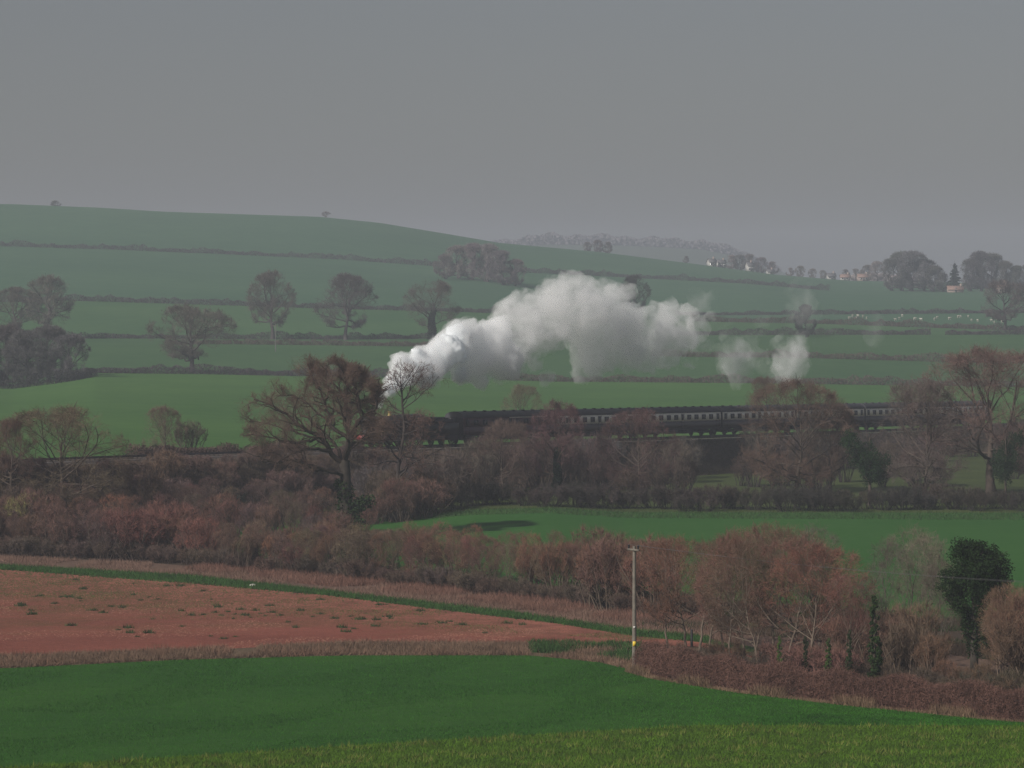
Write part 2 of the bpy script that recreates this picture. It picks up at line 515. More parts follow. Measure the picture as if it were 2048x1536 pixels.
def big_tree(kind, seed, H, rx, rz, cz, tr, th_, nl=9, n2=8, n3=6, n4=5, nt_=6, tw=0.02, tl=0.6, bmin=0.012, lean=(0, 0), ivy=0, env2=None, sides=7, angL=58, upL=0.05, t0=0.30, fan=65, wob=1.0):
    rng = np.random.default_rng(seed)
    env = ((lean[0]*0.6, lean[1]*0.6, cz), (rx, rx, rz))
    K = 9
    s = np.linspace(0, 1, K)
    top = H * 0.64
    P = np.stack([lean[0]*s**1.5, lean[1]*s**1.5, top*s], 1)
    P[1:, :2] += np.cumsum(rng.standard_normal((K - 1, 2)) * 0.018 * H, 0) * 0.5
    P[0, 2] = -0.4
    R = tr * (1 - 0.82 * s**0.8); R[0] = tr * 1.35
    P, R = P[None], R[None]
    l1, r1 = sprout(rng, P, R, nl, max(t0, th_ / top), 1.0, angL, 11, H, 0.1, 9, 0.16*wob, upL, 0.62, env, True, bmin*3, fan)
    l2, r2 = sprout(rng, l1, r1, n2, 0.22, 1.0, 42, 12, 0.50, 0.25, 7, 0.16*wob, 0.07, 0.55, env, False, bmin*1.6)
    l3, r3 = sprout(rng, l2, r2, n3, 0.2, 1.0, 42, 12, 0.52, 0.25, 5, 0.17*wob, 0.05, 0.6, env, False, bmin)
    l4, r4 = sprout(rng, l3, r3, n4, 0.15, 1.0, 40, 14, 0.60, 0.3, 4, 0.17*wob, 0.06, 0.6, env, False, bmin*0.7)
    wood = [tubes(P, R, sides + 1), tubes(l1, r1, sides - 1), tubes(l2, r2, 4)]
    crown = [tubes(l3, r3, 3), ribbons(rng, l4, r4), twigs(rng, l4, r4, nt_, tl, tw)]
    parts = [('trunk', mesh_np(kind + '_trunk', wood, MB, True), 'bark'), ('crown', mesh_np(kind + '_crown', crown, MT), 'twig')]
    if ivy:
        pts = []
        for q in range(ivy):
            t = rng.random() ** 0.8
            k = min(int(t * 6), 5); c = P[0, k] * (1 - (t*6-k)) + P[0, k+1] * (t*6-k)
            a = rng.random() * 6.28; rr = tr * (1.0 + 1.3 * rng.random()) * (1.15 - 0.5*t)
            pts.append(c + [rr*math.cos(a), rr*math.sin(a), 0])
        V, Fa = leaves(rng, np.array(pts), 0.30)
        parts.append(('ivy', mesh_np(kind + '_ivy', [(V, Fa)], ML), 'ivy'))
    lib(kind, parts)

def shrub(kind, seed, H, W, stems=11, n2=6, n3=6, nt_=6, tw=0.02, tl=0.5, up=0.25, spread=28, bmin=0.012, rbase=0.05, t0=0.25, ivy=0):
    rng = np.random.default_rng(seed)
    env = ((0, 0, H * 0.5), (W / 2, W / 2, H * 0.53))
    az = rng.random(stems) * 6.283; br = np.sqrt(rng.random(stems)) * W * 0.22
    tilt = np.radians(np.abs(rng.standard_normal(stems)) * spread * 0.6 + spread * 0.3)
    K = 8
    P = np.zeros((stems, K, 3)); P[:, 0] = np.stack([br*np.cos(az), br*np.sin(az), np.full(stems, -0.15)], 1)
    d = np.stack([np.sin(tilt)*np.cos(az), np.sin(tilt)*np.sin(az), np.cos(tilt)], 1)
    L = H * (0.7 + 0.38 * rng.random(stems))
    for k in range(1, K):
        d = unit(d + 0.10 * rng.standard_normal(d.shape) + [0, 0, 0.03])
        P[:, k] = P[:, k-1] + d * (L / (K-1))[:, None]
    R = rbase * (0.7 + 0.6*rng.random((stems, 1))) * np.linspace(1.2, 0.25, K)[None]
    l2, r2 = sprout(rng, P, R, n2, t0, 1.0, 34, 10, 0.36, 0.3, 5, 0.14, up, 0.55, env, False, bmin)
    l3, r3 = sprout(rng, l2, r2, n3, 0.15, 1.0, 36, 12, 0.5, 0.3, 3, 0.16, up*0.7, 0.6, env, False, bmin*0.8)
    wood = [tubes(P, R, 5), tubes(l2, r2, 3)]
    crown = [ribbons(rng, l3, r3), twigs(rng, l3, r3, nt_, tl, tw, 34, up*0.7)]
    parts = [('stems', mesh_np(kind + '_stems', wood, MB, True), 'bark'), ('twigs', mesh_np(kind + '_twigs', crown, MT), 'twig')]
    if ivy:
        j = rng.integers(0, stems, ivy); t = rng.random(ivy) * 0.45 * (K-1); i = t.astype(int); f = (t - i)[:, None]
        pts = P[j, i]*(1-f) + P[j, i+1]*f + rng.standard_normal((ivy, 3)) * 0.12
        parts.append(('ivy', mesh_np(kind + '_ivy', [leaves(rng, pts, 0.2)], ML), 'ivy'))
    lib(kind, parts)

IVY = (0.030, 0.055, 0.018)
TWIG = 1.32
def place(kind, name, px, D, h, cat, label, group=None, w=1.0, bark=(0.085, 0.065, 0.052), twig=(0.115, 0.066, 0.055), ivy=IVY, rz=None, H=None, sink=0.0):
    """a thing: Empty at the foot, its parts as children sharing the library meshes"""
    x, y, z = at(px, D)
    s = h / LIBH[kind]
    r = empty(name, (x, y, z - sink), label, cat, group, random.random() * 6.28 if rz is None else rz, (s * w, s * w, s))
    v = random.uniform(0.80, 1.25)
    twig = (twig[0]*v*random.uniform(.92, 1.08), twig[1]*v*random.uniform(.95, 1.12), twig[2]*v*random.uniform(.90, 1.08))
    for pn, me, role in LIB[kind]:
        link(pn, me, r, {'bark': tuple(c*1.15 for c in bark), 'twig': tuple(c*TWIG for c in twig), 'ivy': ivy}[role])
    return r

LIBH = {}
def B(kind, seed, H, *a, **k): big_tree(kind, seed, H, *a, **k); LIBH[kind] = H
def S(kind, seed, H, W, **k): shrub(kind, seed, H, W, **k); LIBH[kind] = H

#        H   rx   rz   cz   tr  trunkheight
B('ta', 11, 15, 7.4, 6.2, 9.0, 0.42, 3.0, nl=15, n2=8, n3=7, n4=5, nt_=4, tw=0.022)
B('tb', 12, 15, 6.4, 6.9, 8.2, 0.36, 2.0, nl=16, n2=8, n3=6, n4=5, nt_=4, angL=54, tw=0.022)
B('tc', 13, 14, 7.6, 6.9, 7.1, 0.28, 0.6, nl=24, n2=8, n3=6, n4=4, nt_=4, angL=60, t0=0.05, fan=75, tw=0.022, wob=0.8)      # low bushy tree, branches from near the ground
B('td', 14, 15, 5.8, 6.6, 8.4, 0.34, 2.0, nl=15, n3=7, nt_=4, ivy=4500, tw=0.022)                             # ivy up its trunk
B('fa', 15, 16, 10.2, 6.8, 9.2, 0.60, 2.4, nl=19, n2=7, n3=6, n4=4, nt_=6, tw=0.045, tl=0.8, bmin=0.020, angL=66, t0=.25)   # far field trees
B('fb', 16, 18, 7.8, 7.8, 10.2, 0.60, 3.2, nl=19, n2=7, n3=6, n4=4, nt_=6, tw=0.045, tl=0.8, bmin=0.020, angL=54)
B('fc', 17, 17, 9.2, 7.4, 9.6, 0.55, 2.6, nl=19, n2=7, n3=6, n4=4, nt_=6, tw=0.045, tl=0.8, bmin=0.020)
B('fd', 18, 13, 6.4, 6.4, 6.5, 0.4, 0.4, nl=24, n2=7, n3=6, n4=4, nt_=5, tw=0.055, tl=0.7, bmin=0.025, t0=.04, fan=80)   # dense far thicket tree
S('sa', 21, 5.0, 4.6, stems=16, n2=7, n3=6, nt_=6, tw=0.022)
S('sb', 22, 5.0, 3.6, stems=18, n2=7, n3=5, nt_=6, tw=0.02, up=0.4, spread=14, t0=0.35)
S('sc', 23, 4.0, 5.2, stems=22, n2=7, n3=6, nt_=6, tw=0.022, spread=38)
S('sd', 24, 2.2, 3.4, stems=24, n2=6, n3=6, nt_=5, tw=0.020, tl=0.35, spread=42, rbase=0.025)
B('se', 25, 8.5, 3.0, 3.5, 5.4, 0.11, 2.0, nl=12, n2=8, n3=6, n4=4, nt_=3, tw=0.011, tl=0.30, bmin=0.006, angL=38, fan=36, lean=(.6, .2), sides=6, wob=0.5)
B('sf', 26, 8.5, 2.9, 3.4, 5.5, 0.12, 2.4, nl=11, n2=8, n3=6, n4=4, nt_=3, tw=0.011, tl=0.30, bmin=0.006, angL=40, fan=36, lean=(-.8, .2), sides=6, wob=0.5)
B('sg', 27, 8.0, 2.0, 3.6, 4.8, 0.08, 1.5, nl=13, n2=7, n3=6, n4=3, nt_=3, tw=0.010, tl=0.33, bmin=0.005, angL=30, fan=28, lean=(.3, -.2), sides=6, wob=0.45)

def leafy(kind, seed, H, centers, radii, n, size, tr, lean=(0, 0), trunk_top=0.8, lobes=11):
    rng = np.random.default_rng(seed)
    K = 8; s = np.linspace(0, 1, K)
    P = np.stack([lean[0]*s, lean[1]*s, H*trunk_top*s - 0.3*(s == 0)], 1)[None]; R = (tr*(1-0.7*s))[None]
    l1, r1 = sprout(rng, P, R, 14, 0.25, 1.0, 50, 15, H*0.25, 0.3, 5, 0.15, 0.1, 0.5, None, True)
    lc, lr = [], []
    for c, r in zip(centers, radii):                  # many small lobes over each big one
        for q in range(lobes):
            d = unit(rng.standard_normal((1, 3)))[0]
            k = rng.uniform(0.28, 0.60)
            lc.append(np.array(c) + d*np.array(r)*rng.uniform(0.45, 1.0)); lr.append(np.array(r)*k)
    pts = blob_pts(rng, n, lc, lr, 0.35)
    lib(kind, [('trunk', mesh_np(kind + '_trunk', [tubes(P, R, 7), tubes(l1, r1, 4)], MB, True), 'bark'),
               ('crown', mesh_np(kind + '_crown', [leaves(rng, pts, size)], ML), 'ivy')])
    LIBH[kind] = H
rg = np.random.default_rng(5)
leafy('evergreen', 31, 8.2, [(-.4,0,6.4),(.75,.2,6.2),(0,-.2,5.6),(-.9,.2,5.2),(1.1,0,4.9),(.2,.3,7.1),(-.1,0,4.3),(.1,.1,3.2),(.2,0,2.1)],
      [(1.0,1.1,1.3),(1.0,1.1,1.2),(1.3,1.3,1.5),(.85,.9,.95),(.75,.8,.9),(.9,.9,.7),(1.05,1,1.1),(.75,.7,.9),(.6,.6,1.0)], 30000, 0.105, 0.22, lobes=22)
leafy('ivypole', 32, 6.5, [(0.05*math.sin(i*1.7), 0.05*math.cos(i*2.3), 0.3+0.33*i) for i in range(18)],
      [(0.62-0.024*i+0.10*math.sin(i*2.1), 0.6-0.022*i, 0.35) for i in range(18)], 11000, 0.10, 0.12, trunk_top=0.95, lobes=5)
leafy('conifer', 33, 14, [(0,0,1.2+i*1.0) for i in range(13)], [(3.6-0.27*i, 3.6-0.27*i, 0.75) for i in range(13)], 4500, 0.55, 0.3, trunk_top=0.95)
cb = [(rg.normal(0,1.7), rg.normal(0,1.7), 3.5+rg.random()*5.5) for i in range(16)]
leafy('ivytree', 34, 10.5, cb, [(1.0+rg.random()*.7,)*3 for i in cb], 13000, 0.18, 0.3)

# ------------------------------------------------------------------ the railway
def rot_dir(): return math.atan2(TS, TC)
M['rail'] = mat_plain('rail', (0.045, 0.035, 0.032), 0.5, 0.6)
M['sleeper'] = mat_plain('sleeper', (0.07, 0.055, 0.045), 0.9)
trk = empty('railway_track', (*track_pt(0), 0), None, None, None)
trk['kind'] = 'structure'; trk['label'] = 'single railway track running along the embankment'
def rail_mesh(off):
    t = np.linspace(-140, 300, 60); x = TX0 + TC*t - TS*off; y = TY0 + TS*t + TC*off; z = track_z(t)
    nx, ny = -TS*0.035, TC*0.035
    rows = [(x-nx, y-ny, z-.16), (x-nx, y-ny, z), (x+nx, y+ny, z), (x+nx, y+ny, z-.16)]
    V = np.stack([np.stack(r, 1) for r in rows], 1) - [TX0, TY0, 0]
    n = len(t); b = (np.arange(n-1)*4)[:, None]
    Fa = np.concatenate([np.stack([b[:,0]+i, b[:,0]+i+1, b[:,0]+i+5, b[:,0]+i+4], 1) for i in range(3)])
    return mesh_np('rail', [(V.reshape(-1, 3), Fa)], M['rail'])
for off in (-0.7175, 0.7175): link('rail', rail_mesh(off), trk)
parts = []
for t in np.arange(-140, 300, 0.75):
    V, Fa = box_np(-0.125, 0.125, -1.3, 1.3, -0.30, -0.17)
    x, y = track_pt(t)
    Vx = V[:, 0]*TC - V[:, 1]*TS + x - TX0; Vy = V[:, 0]*TS + V[:, 1]*TC + y - TY0
    parts.append((np.stack([Vx, Vy, V[:, 2] + track_z(t)], 1), Fa))
so = link('sleepers', mesh_np('sleepers', parts, M['sleeper']), trk); so['kind'] = 'stuff'

# primitives for the train (local x runs back along the train, y- is the side we see, z up from the rail)
def cyl(c, r, l, ax, seg=16, r2=None):
    th_ = np.arange(seg)/seg*2*np.pi; r2 = r if r2 is None else r2
    co, si = np.cos(th_), np.sin(th_)
    o = np.zeros(seg)
    def ring(rad, u):
        return {'x': np.stack([o+u, co*rad, si*rad], 1), 'y': np.stack([si*rad, o+u, co*rad], 1), 'z': np.stack([co*rad, si*rad, o+u], 1)}[ax]
    V = np.concatenate([ring(r, -l/2), ring(r2, l/2), ring(0, -l/2)[:1], ring(0, l/2)[:1]]) + np.array(c, float)
    i = np.arange(seg); j = (i+1) % seg
    Q = np.stack([i, j, j+seg, i+seg], 1)
    T1 = np.stack([j, i, np.full(seg, 2*seg)], 1); T2 = np.stack([i+seg, j+seg, np.full(seg, 2*seg+1)], 1)
    return [(V, Q), (V, np.concatenate([T1, T2]))]
def bx(*a): return [box_np(*a)]
def prof_x(pts, x0, x1):
    """closed (y,z) profile extruded along x"""
    p = np.array(pts, float); n = len(p)
    V = np.concatenate([np.column_stack([np.full(n, x0), p]), np.column_stack([np.full(n, x1), p]), [[x0, *p.mean(0)]], [[x1, *p.mean(0)]]])
    i = np.arange(n); j = (i+1) % n
    return [(V, np.stack([i, j, j+n, i+n], 1)), (V, np.concatenate([np.stack([j, i, np.full(n, 2*n)], 1), np.stack([i+n, j+n, np.full(n, 2*n+1)], 1)]))]
def pm(name, prims, mat, parent, smooth=False):
    ps = []
    for p in prims: ps += p
    me = mesh_np(name, ps, mat, False)
    o = link(name, me, parent)
    return o

M['loco_black'] = mat_plain('loco_black', (0.018, 0.019, 0.018), 0.42, 0.2)
M['loco_green'] = mat_plain('loco_green', (0.012, 0.030, 0.016), 0.38, 0.1)
M['wheel'] = mat_plain('wheel', (0.022, 0.02, 0.02), 0.6, 0.3)
M['steel'] = mat_plain('steel', (0.22, 0.21, 0.20), 0.4, 0.8)
M['red'] = mat_plain('red', (0.20, 0.025, 0.022), 0.5)
M['white'] = mat_plain('white', (0.75, 0.74, 0.70), 0.5)
M['brass'] = mat_plain('brass', (0.45, 0.36, 0.14), 0.5, 0.8)
M['copper'] = mat_plain('copper', (0.45, 0.22, 0.12), 0.35, 0.8)
M['glass'] = mat_plain('glass', (0.02, 0.022, 0.028), 0.12)
M['cream'] = mat_plain('cream', (0.86, 0.80, 0.67), 0.45, 0, 0.06)
M['choc'] = mat_plain('choc', (0.032, 0.018, 0.016), 0.45)
M['maroon'] = mat_plain('maroon', (0.060, 0.014, 0.018), 0.45)
M['roof'] = mat_plain('roof', (0.034, 0.034, 0.04), 0.7)
M['under'] = mat_plain('under', (0.022, 0.021, 0.022), 0.8)
M['coal'] = mat_plain('coal', (0.012, 0.012, 0.013), 0.7, 0, 0.5, 12)

def put_on_track(name, t, label, cat, group=None):
    x, y = track_pt(t)
    slope = -math.atan(0.0125) if -90 < t < 130 else 0
    r = empty(name, (x, y, float(track_z(t))), label, cat, group)
    r.rotation_euler = (0, -slope, rot_dir())
    return r

def wheel(parent, x, r, spokes=0, name='wheel'):
    """a wheelset: two tyres, spokes or discs, axle"""
    for sy in (-1, 1):
        seg = 24
        th_ = np.arange(seg)/seg*2*np.pi
        prims = []
        yo, yi = sy*0.80, sy*0.68
        rr = [(r, yi), (r*1.0, yo), (r*0.86, yo), (r*0.86, yi)]
        V = np.concatenate([np.stack([np.cos(th_)*q, np.full(seg, yy), np.sin(th_)*q], 1) for q, yy in rr]) + [x, 0, r]
        Fa = np.concatenate([np.stack([np.arange(seg)+k*seg, (np.arange(seg)+1) % seg+k*seg, (np.arange(seg)+1) % seg+((k+1) % 4)*seg, np.arange(seg)+((k+1) % 4)*seg], 1) for k in range(4)])
        prims.append([(V, Fa)])
        prims.append(cyl((x, sy*0.74, r), r*0.16, 0.18, 'y', 10))
        if spokes:
            for q in range(spokes):
                a = q/spokes*2*math.pi; c, s = math.cos(a), math.sin(a)
                Vb, Fb = box_np(r*0.1, r*0.9, -0.03, 0.03, -0.03, 0.03)
                Vr = np.stack([Vb[:, 0]*c - Vb[:, 2]*s + x, Vb[:, 1] + sy*0.74, Vb[:, 0]*s + Vb[:, 2]*c + r], 1)
                prims.append([(Vr, Fb)])
        else:
            prims.append(cyl((x, sy*0.73, r), r*0.88, 0.04, 'y', 20))
        pm(name, prims, M['wheel'], parent)
    pm('axle', [cyl((x, 0, r), 0.08, 1.36, 'y', 8)], M['wheel'], parent)

L0 = -19.3
loco = put_on_track('steam_locomotive', L0, 'black steam locomotive with red buffer beam at the head of the train', 'steam locomotive')
th_ = np.linspace(0, 2*np.pi, 29)[:-1]
def ring_yz(r, zc): return [(r*math.cos(a), zc + r*math.sin(a)) for a in th_]
pm('smokebox', [prof_x(ring_yz(0.80, 2.62), 1.35, 3.25), prof_x(ring_yz(0.84, 2.62), 3.2, 3.27)], M['loco_black'], loco)
pm('smokebox_door', [cyl((1.28, 0, 2.62), 0.50, 0.14, 'x', 24, 0.70), bx(1.16, 1.22, -0.55, 0.55, 2.74, 2.80), bx(1.16, 1.22, -0.55, 0.55, 2.44, 2.50), cyl((1.17, 0, 2.62), 0.07, 0.12, 'x', 10)], M['loco_black'], loco)
# tapered boiler
seg = 28
def cone_x(x0, r0, z0, x1, r1, z1):
    V = np.concatenate([[(x0, r0*math.cos(a), z0 + r0*math.sin(a)) for a in th_], [(x1, r1*math.cos(a), z1 + r1*math.sin(a)) for a in th_]])
    i = np.arange(28); j = (i+1) % 28
    return [(V, np.stack([i, j, j+28, i+28], 1))]
boiler = pm('boiler', [cone_x(3.25, 0.76, 2.62, 7.4, 0.90, 2.70)], M['loco_black'], loco)
for xx, rr in ((4.4, 0.805), (5.6, 0.845), (6.8, 0.885)):
    pm('boiler_band', [cone_x(xx, rr, 2.62 + (xx-3.25)*.019, xx+0.07, rr, 2.62+(xx-3.25)*.019)], M['loco_black'], boiler)
pm('firebox', [prof_x([(-0.98, 1.5), (-0.98, 3.2), (-0.88, 3.48), (-0.6, 3.6), (0.6, 3.6), (0.88, 3.48), (0.98, 3.2), (0.98, 1.5)], 7.4, 9.7)], M['loco_black'], loco)
pm('chimney', [cyl((2.3, 0, 3.62), 0.33, 0.5, 'z', 18, 0.26), cyl((2.3, 0, 3.95), 0.26, 0.2, 'z', 18, 0.29)], M['loco_black'], loco)
pm('chimney_cap', [cyl((2.3, 0, 4.08), 0.31, 0.12, 'z', 18, 0.34)], M['copper'], loco)
pm('safety_valve', [cyl((6.2, 0, 3.66), 0.27, 0.3, 'z', 16, 0.2), cyl((6.2, 0, 3.93), 0.20, 0.28, 'z', 16, 0.22)], M['brass'], loco)
pm('running_plate', [bx(0.5, 11.9, -1.28, -0.62, 1.33, 1.39), bx(0.5, 11.9, 0.62, 1.28, 1.33, 1.39), bx(0.5, 1.6, -1.28, 1.28, 1.33, 1.39), bx(0.5, 11.9, -1.28, -1.24, 1.18, 1.33), bx(0.5, 11.9, 1.24, 1.28, 1.18, 1.33)], M['loco_black'], loco)
pm('frame', [bx(0.6, 11.8, -0.56, -0.50, 0.75, 1.45), bx(0.6, 11.8, 0.50, 0.56, 0.75, 1.45), bx(1.3, 3.2, -0.6, 0.6, 1.4, 1.9)], M['under'], loco)
pm('buffer_beam', [bx(0.42, 0.52, -1.28, 1.28, 0.86, 1.36)], M['red'], loco)
for sy in (-1, 1):
    bf = pm('buffer', [cyl((0.24, sy*0.86, 1.06), 0.09, 0.36, 'x', 12)], M['loco_black'], loco)
    pm('buffer_head', [cyl((0.03, sy*0.86, 1.06), 0.24, 0.06, 'x', 18)], M['steel'], bf)
    lm = pm('lamp', [bx(0.50, 0.72, sy*0.86-0.13, sy*0.86+0.13, 1.40, 1.68), cyl((0.61, sy*0.86, 1.72), 0.08, 0.1, 'z', 8)], M['white'], loco)
    pm('lens', [cyl((0.485, sy*0.86, 1.55), 0.075, 0.03, 'x', 10)], M['glass'], lm)
    pm('cylinder', [cyl((2.4, sy*1.03, 0.95), 0.36, 1.1, 'x', 16), bx(1.95, 2.85, min(sy*0.75, sy*1.3), max(sy*0.75, sy*1.3), 1.0, 1.33)], M['loco_black'], loco)
    pm('cylinder_cover', [cyl((1.84, sy*1.03, 0.95), 0.34, 0.05, 'x', 16)], M['steel'], loco)
    pm('connecting_rod', [bx(3.0, 6.95, sy*1.02-0.04, sy*1.02+0.04, 0.90, 1.02)], M['steel'], loco)
    pm('coupling_rod', [bx(4.9, 9.2, sy*0.92-0.04, sy*0.92+0.04, 0.64, 0.76)], M['steel'], loco)
    for x in (4.9, 6.95, 9.15):
        q = np.linspace(0, math.pi, 13)
        V = np.concatenate([np.stack([x + 0.98*np.cos(q), np.full(13, sy*0.60), 0.95 + 0.98*np.sin(q)], 1), np.stack([x + 0.98*np.cos(q), np.full(13, sy*0.88), 0.95 + 0.98*np.sin(q)], 1)])
        i = np.arange(12)
        pm('splasher', [[(V, np.stack([i, i+1, i+14, i+13], 1))], [(np.concatenate([V[13:], [[x, sy*0.88, 0.95]]]), np.stack([i, i+1, np.full(12, 13)], 1))]], M['loco_black'], loco)
    pm('handrail', [cyl((5.2, sy*0.93, 2.98), 0.02, 4.6, 'x', 6)], M['steel'], loco)
    pm('steam_pipe', [cyl((2.6, sy*0.86, 1.75), 0.12, 0.75, 'z', 10)], M['loco_black'], loco)
for x in (1.7, 3.5): wheel(loco, x, 0.46, 9)
for x in (4.9, 6.95, 9.15): wheel(loco, x, 0.86, 16, 'driving_wheel')
cabp = [(-1.25, 1.39), (-1.25, 3.15), (-1.22, 3.2)]
cab = pm('cab', [bx(9.7, 11.0, -1.25, -1.20, 1.39, 2.35), bx(9.7, 11.0, 1.20, 1.25, 1.39, 2.35), bx(9.7, 9.95, -1.25, -1.20, 2.35, 3.2), bx(10.75, 11.0, -1.25, -1.20, 2.35, 3.2), bx(9.7, 9.95, 1.20, 1.25, 2.35, 3.2), bx(10.75, 11.0, 1.20, 1.25, 2.35, 3.2),
     bx(9.7, 9.76, -1.2, 1.2, 1.39, 3.3), bx(9.7, 11.9, -1.2, 1.2, 1.30, 1.385)], M['loco_black'], loco)
arc = [(1.36*math.sin(a), 3.2 + (math.cos(a)-math.cos(1.0))*1.0) for a in np.linspace(-1.0, 1.0, 11)]
pm('cab_roof', [prof_x(arc + [(y, z-0.05) for y, z in arc[::-1]], 9.55, 12.0)], M['loco_black'], cab)
for sy in (-1, 1): pm('cab_window', [bx(9.66, 9.695, sy*0.7-0.28, sy*0.7+0.28, 2.55, 3.1)], M['glass'], cab)
tender = put_on_track('tender', L0 + 12.25, 'black coal tender coupled between the locomotive and the dark maroon coach', 'tender')
pm('tank', [bx(0.2, 6.2, -1.28, 1.28, 1.25, 2.55), prof_x([(-1.28, 2.55), (-1.40, 2.95), (-1.36, 2.95), (-1.22, 2.55)], 0.3, 5.0), prof_x([(1.28, 2.55), (1.40, 2.95), (1.36, 2.95), (1.22, 2.55)], 0.3, 5.0), bx(5.0, 5.06, -1.28, 1.28, 2.55, 3.0)], M['loco_black'], tender)
rc = np.random.default_rng(3)
cp = []
for i in range(60):
    c = (0.6 + rc.random()*4.0, rc.normal(0, .5), 2.6 + rc.random()*0.45)
    s = 0.16 + 0.12*rc.random(); V, Fa = box_np(-s, s, -s, s, -s*.8, s*.8)
    a = rc.random()*3; V = np.stack([V[:, 0]*math.cos(a)-V[:, 1]*math.sin(a), V[:, 0]*math.sin(a)+V[:, 1]*math.cos(a), V[:, 2] + V[:, 0]*0.4], 1)
    cp.append([(V + np.array(c), Fa)])
tag(pm('coal', cp, M['coal'], tender), kind='stuff')
pm('frame', [bx(0.1, 6.4, -1.1, -1.02, 0.55, 1.25), bx(0.1, 6.4, 1.02, 1.1, 0.55, 1.25), bx(6.4, 6.5, -1.25, 1.25, 0.8, 1.3)], M['under'], tender)
for x in (1.2, 3.3, 5.4): wheel(tender, x, 0.62, 12)

def coach(t, livery, label, group):
    r = put_on_track('passenger_coach', t, label, 'railway carriage', group)
    L = 19.7
    lower, upper = (M['choc'], M['cream']) if livery == 'cream' else (M['maroon'], M['maroon'])
    pm('lower_side', [prof_x([(-1.36, 1.10), (-1.40, 1.45), (-1.40, 2.02), (1.40, 2.02), (1.40, 1.45), (1.36, 1.10)], 0, L)], lower, r)
    pm('upper_side', [prof_x([(-1.398, 2.02), (-1.37, 2.6), (-1.33, 3.08), (1.33, 3.08), (1.37, 2.6), (1.398, 2.02)], 0.004, L-0.004)], upper, r)
    arc_ = [(1.36*math.cos(a), 3.08 + 0.76*math.sin(a)**0.9 if math.sin(a) > 0 else 3.08) for a in np.linspace(0, math.pi, 15)]
    rf = pm('roof', [prof_x([(y, z) for y, z in arc_[::-1]], -0.02, L+0.02)], M['roof'], r)
    for x in np.linspace(1.5, L-1.5, 9):
        pm('ventilator', [bx(x-0.16, x+0.16, -0.62, -0.30, 3.70, 3.92), ], M['roof'], rf)
    if livery != 'cream':
        pm('cantrail_stripe', [bx(9.8, 17.8, -1.37, -1.31, 3.00, 3.075), bx(9.8, 17.8, 1.31, 1.37, 3.00, 3.075)], M['cream'], r)
    for xe, s in ((-0.004, -1), (L+0.004, 1)):
        pm('gangway', [bx(min(xe, xe+s*0.32), max(xe, xe+s*0.32), -0.5, 0.5, 1.1, 3.2)], M['under'], r)
        pm('end_panel', [prof_x([(-1.36, 1.10), (-1.38, 2.0), (-1.31, 3.07), (1.31, 3.07), (1.38, 2.0), (1.36, 1.10)], min(xe, xe+s*0.012), max(xe, xe+s*0.012))], M['under'], r)
        for sy in (-1, 1): pm('buffer', [cyl((xe+s*0.25, sy*0.86, 1.05), 0.10, 0.5, 'x', 10), cyl((xe+s*0.49, sy*0.86, 1.05), 0.22, 0.05, 'x', 14)], M['under'], r)
    wide = [2.55, 4.45, 6.35, 8.2, 11.5, 13.35, 15.25, 17.15]
    for sy in (-1, 1):
        def opening(name, x, w, z0, z1):
            yo = sy*1.372
            fr = pm(name, [bx(x-w/2, x+w/2, yo-.03, yo+.03, z0, z0+.05), bx(x-w/2, x+w/2, yo-.03, yo+.03, z1-.05, z1), bx(x-w/2, x-w/2+.05, yo-.03, yo+.03, z0+.05, z1-.05), bx(x+w/2-.05, x+w/2, yo-.03, yo+.03, z0+.05, z1-.05)], M['under'], r)
            pm('pane', [bx(x-w/2+.05, x+w/2-.05, yo-.022, yo+.022, z0+.05, z1-.05)], M['glass'], fr)
            return fr
        for x in wide: opening('window', x, 1.0, 2.20, 2.84)
        for x in (0.75, 9.85, 18.95):
            d = pm('door', [bx(x-0.36, x-0.34, sy*1.40-.02, sy*1.40+.02, 1.2, 2.98), bx(x+0.34, x+0.36, sy*1.40-.02, sy*1.40+.02, 1.2, 2.98)], M['under'], r)
            pm('pane', [bx(x-0.24, x+0.24, sy*1.372-.025, sy*1.372+.025, 2.15, 2.92)], M['glass'], d)
    pm('underframe', [bx(0.1, L-0.1, -1.2, 1.2, 0.90, 1.10), bx(7.0, 9.2, -1.2, -0.4, 0.42, 0.9), bx(10.4, 12.0, -1.2, -0.5, 0.40, 0.9), bx(7.4, 9.0, 0.4, 1.2, 0.42, 0.9), cyl((12.8, 0.6, 0.62), 0.25, 1.2, 'x', 12),
        bx(5.0, 14.7, -1.22, -1.16, 0.56, 0.64), bx(5.0, 14.7, 1.16, 1.22, 0.56, 0.64)], M['under'], r)
    for xb in (2.75, L-2.75):
        bg_ = pm('bogie', [bx(xb-1.9, xb+1.9, -1.05, -0.93, 0.45, 0.80), bx(xb-1.9, xb+1.9, 0.93, 1.05, 0.45, 0.80), bx(xb-0.3, xb+0.3, -1.0, 1.0, 0.40, 0.9)], M['under'], r)
        for xw in (xb-1.3, xb+1.3):
            for sy in (-1, 1):
                pm('wheel', [cyl((xw, sy*0.76, 0.457), 0.457, 0.13, 'y', 18)], M['wheel'], bg_)
                pm('axle_box', [bx(xw-0.17, xw+0.17, min(sy*0.9, sy*1.16), max(sy*0.9, sy*1.16), 0.32, 0.66)], M['under'], bg_)
    return r
GC = 'coaches of the steam train'
coach(0.0, 'maroon', 'dark maroon coach with a thin pale roof-edge stripe, first behind the tender', GC)
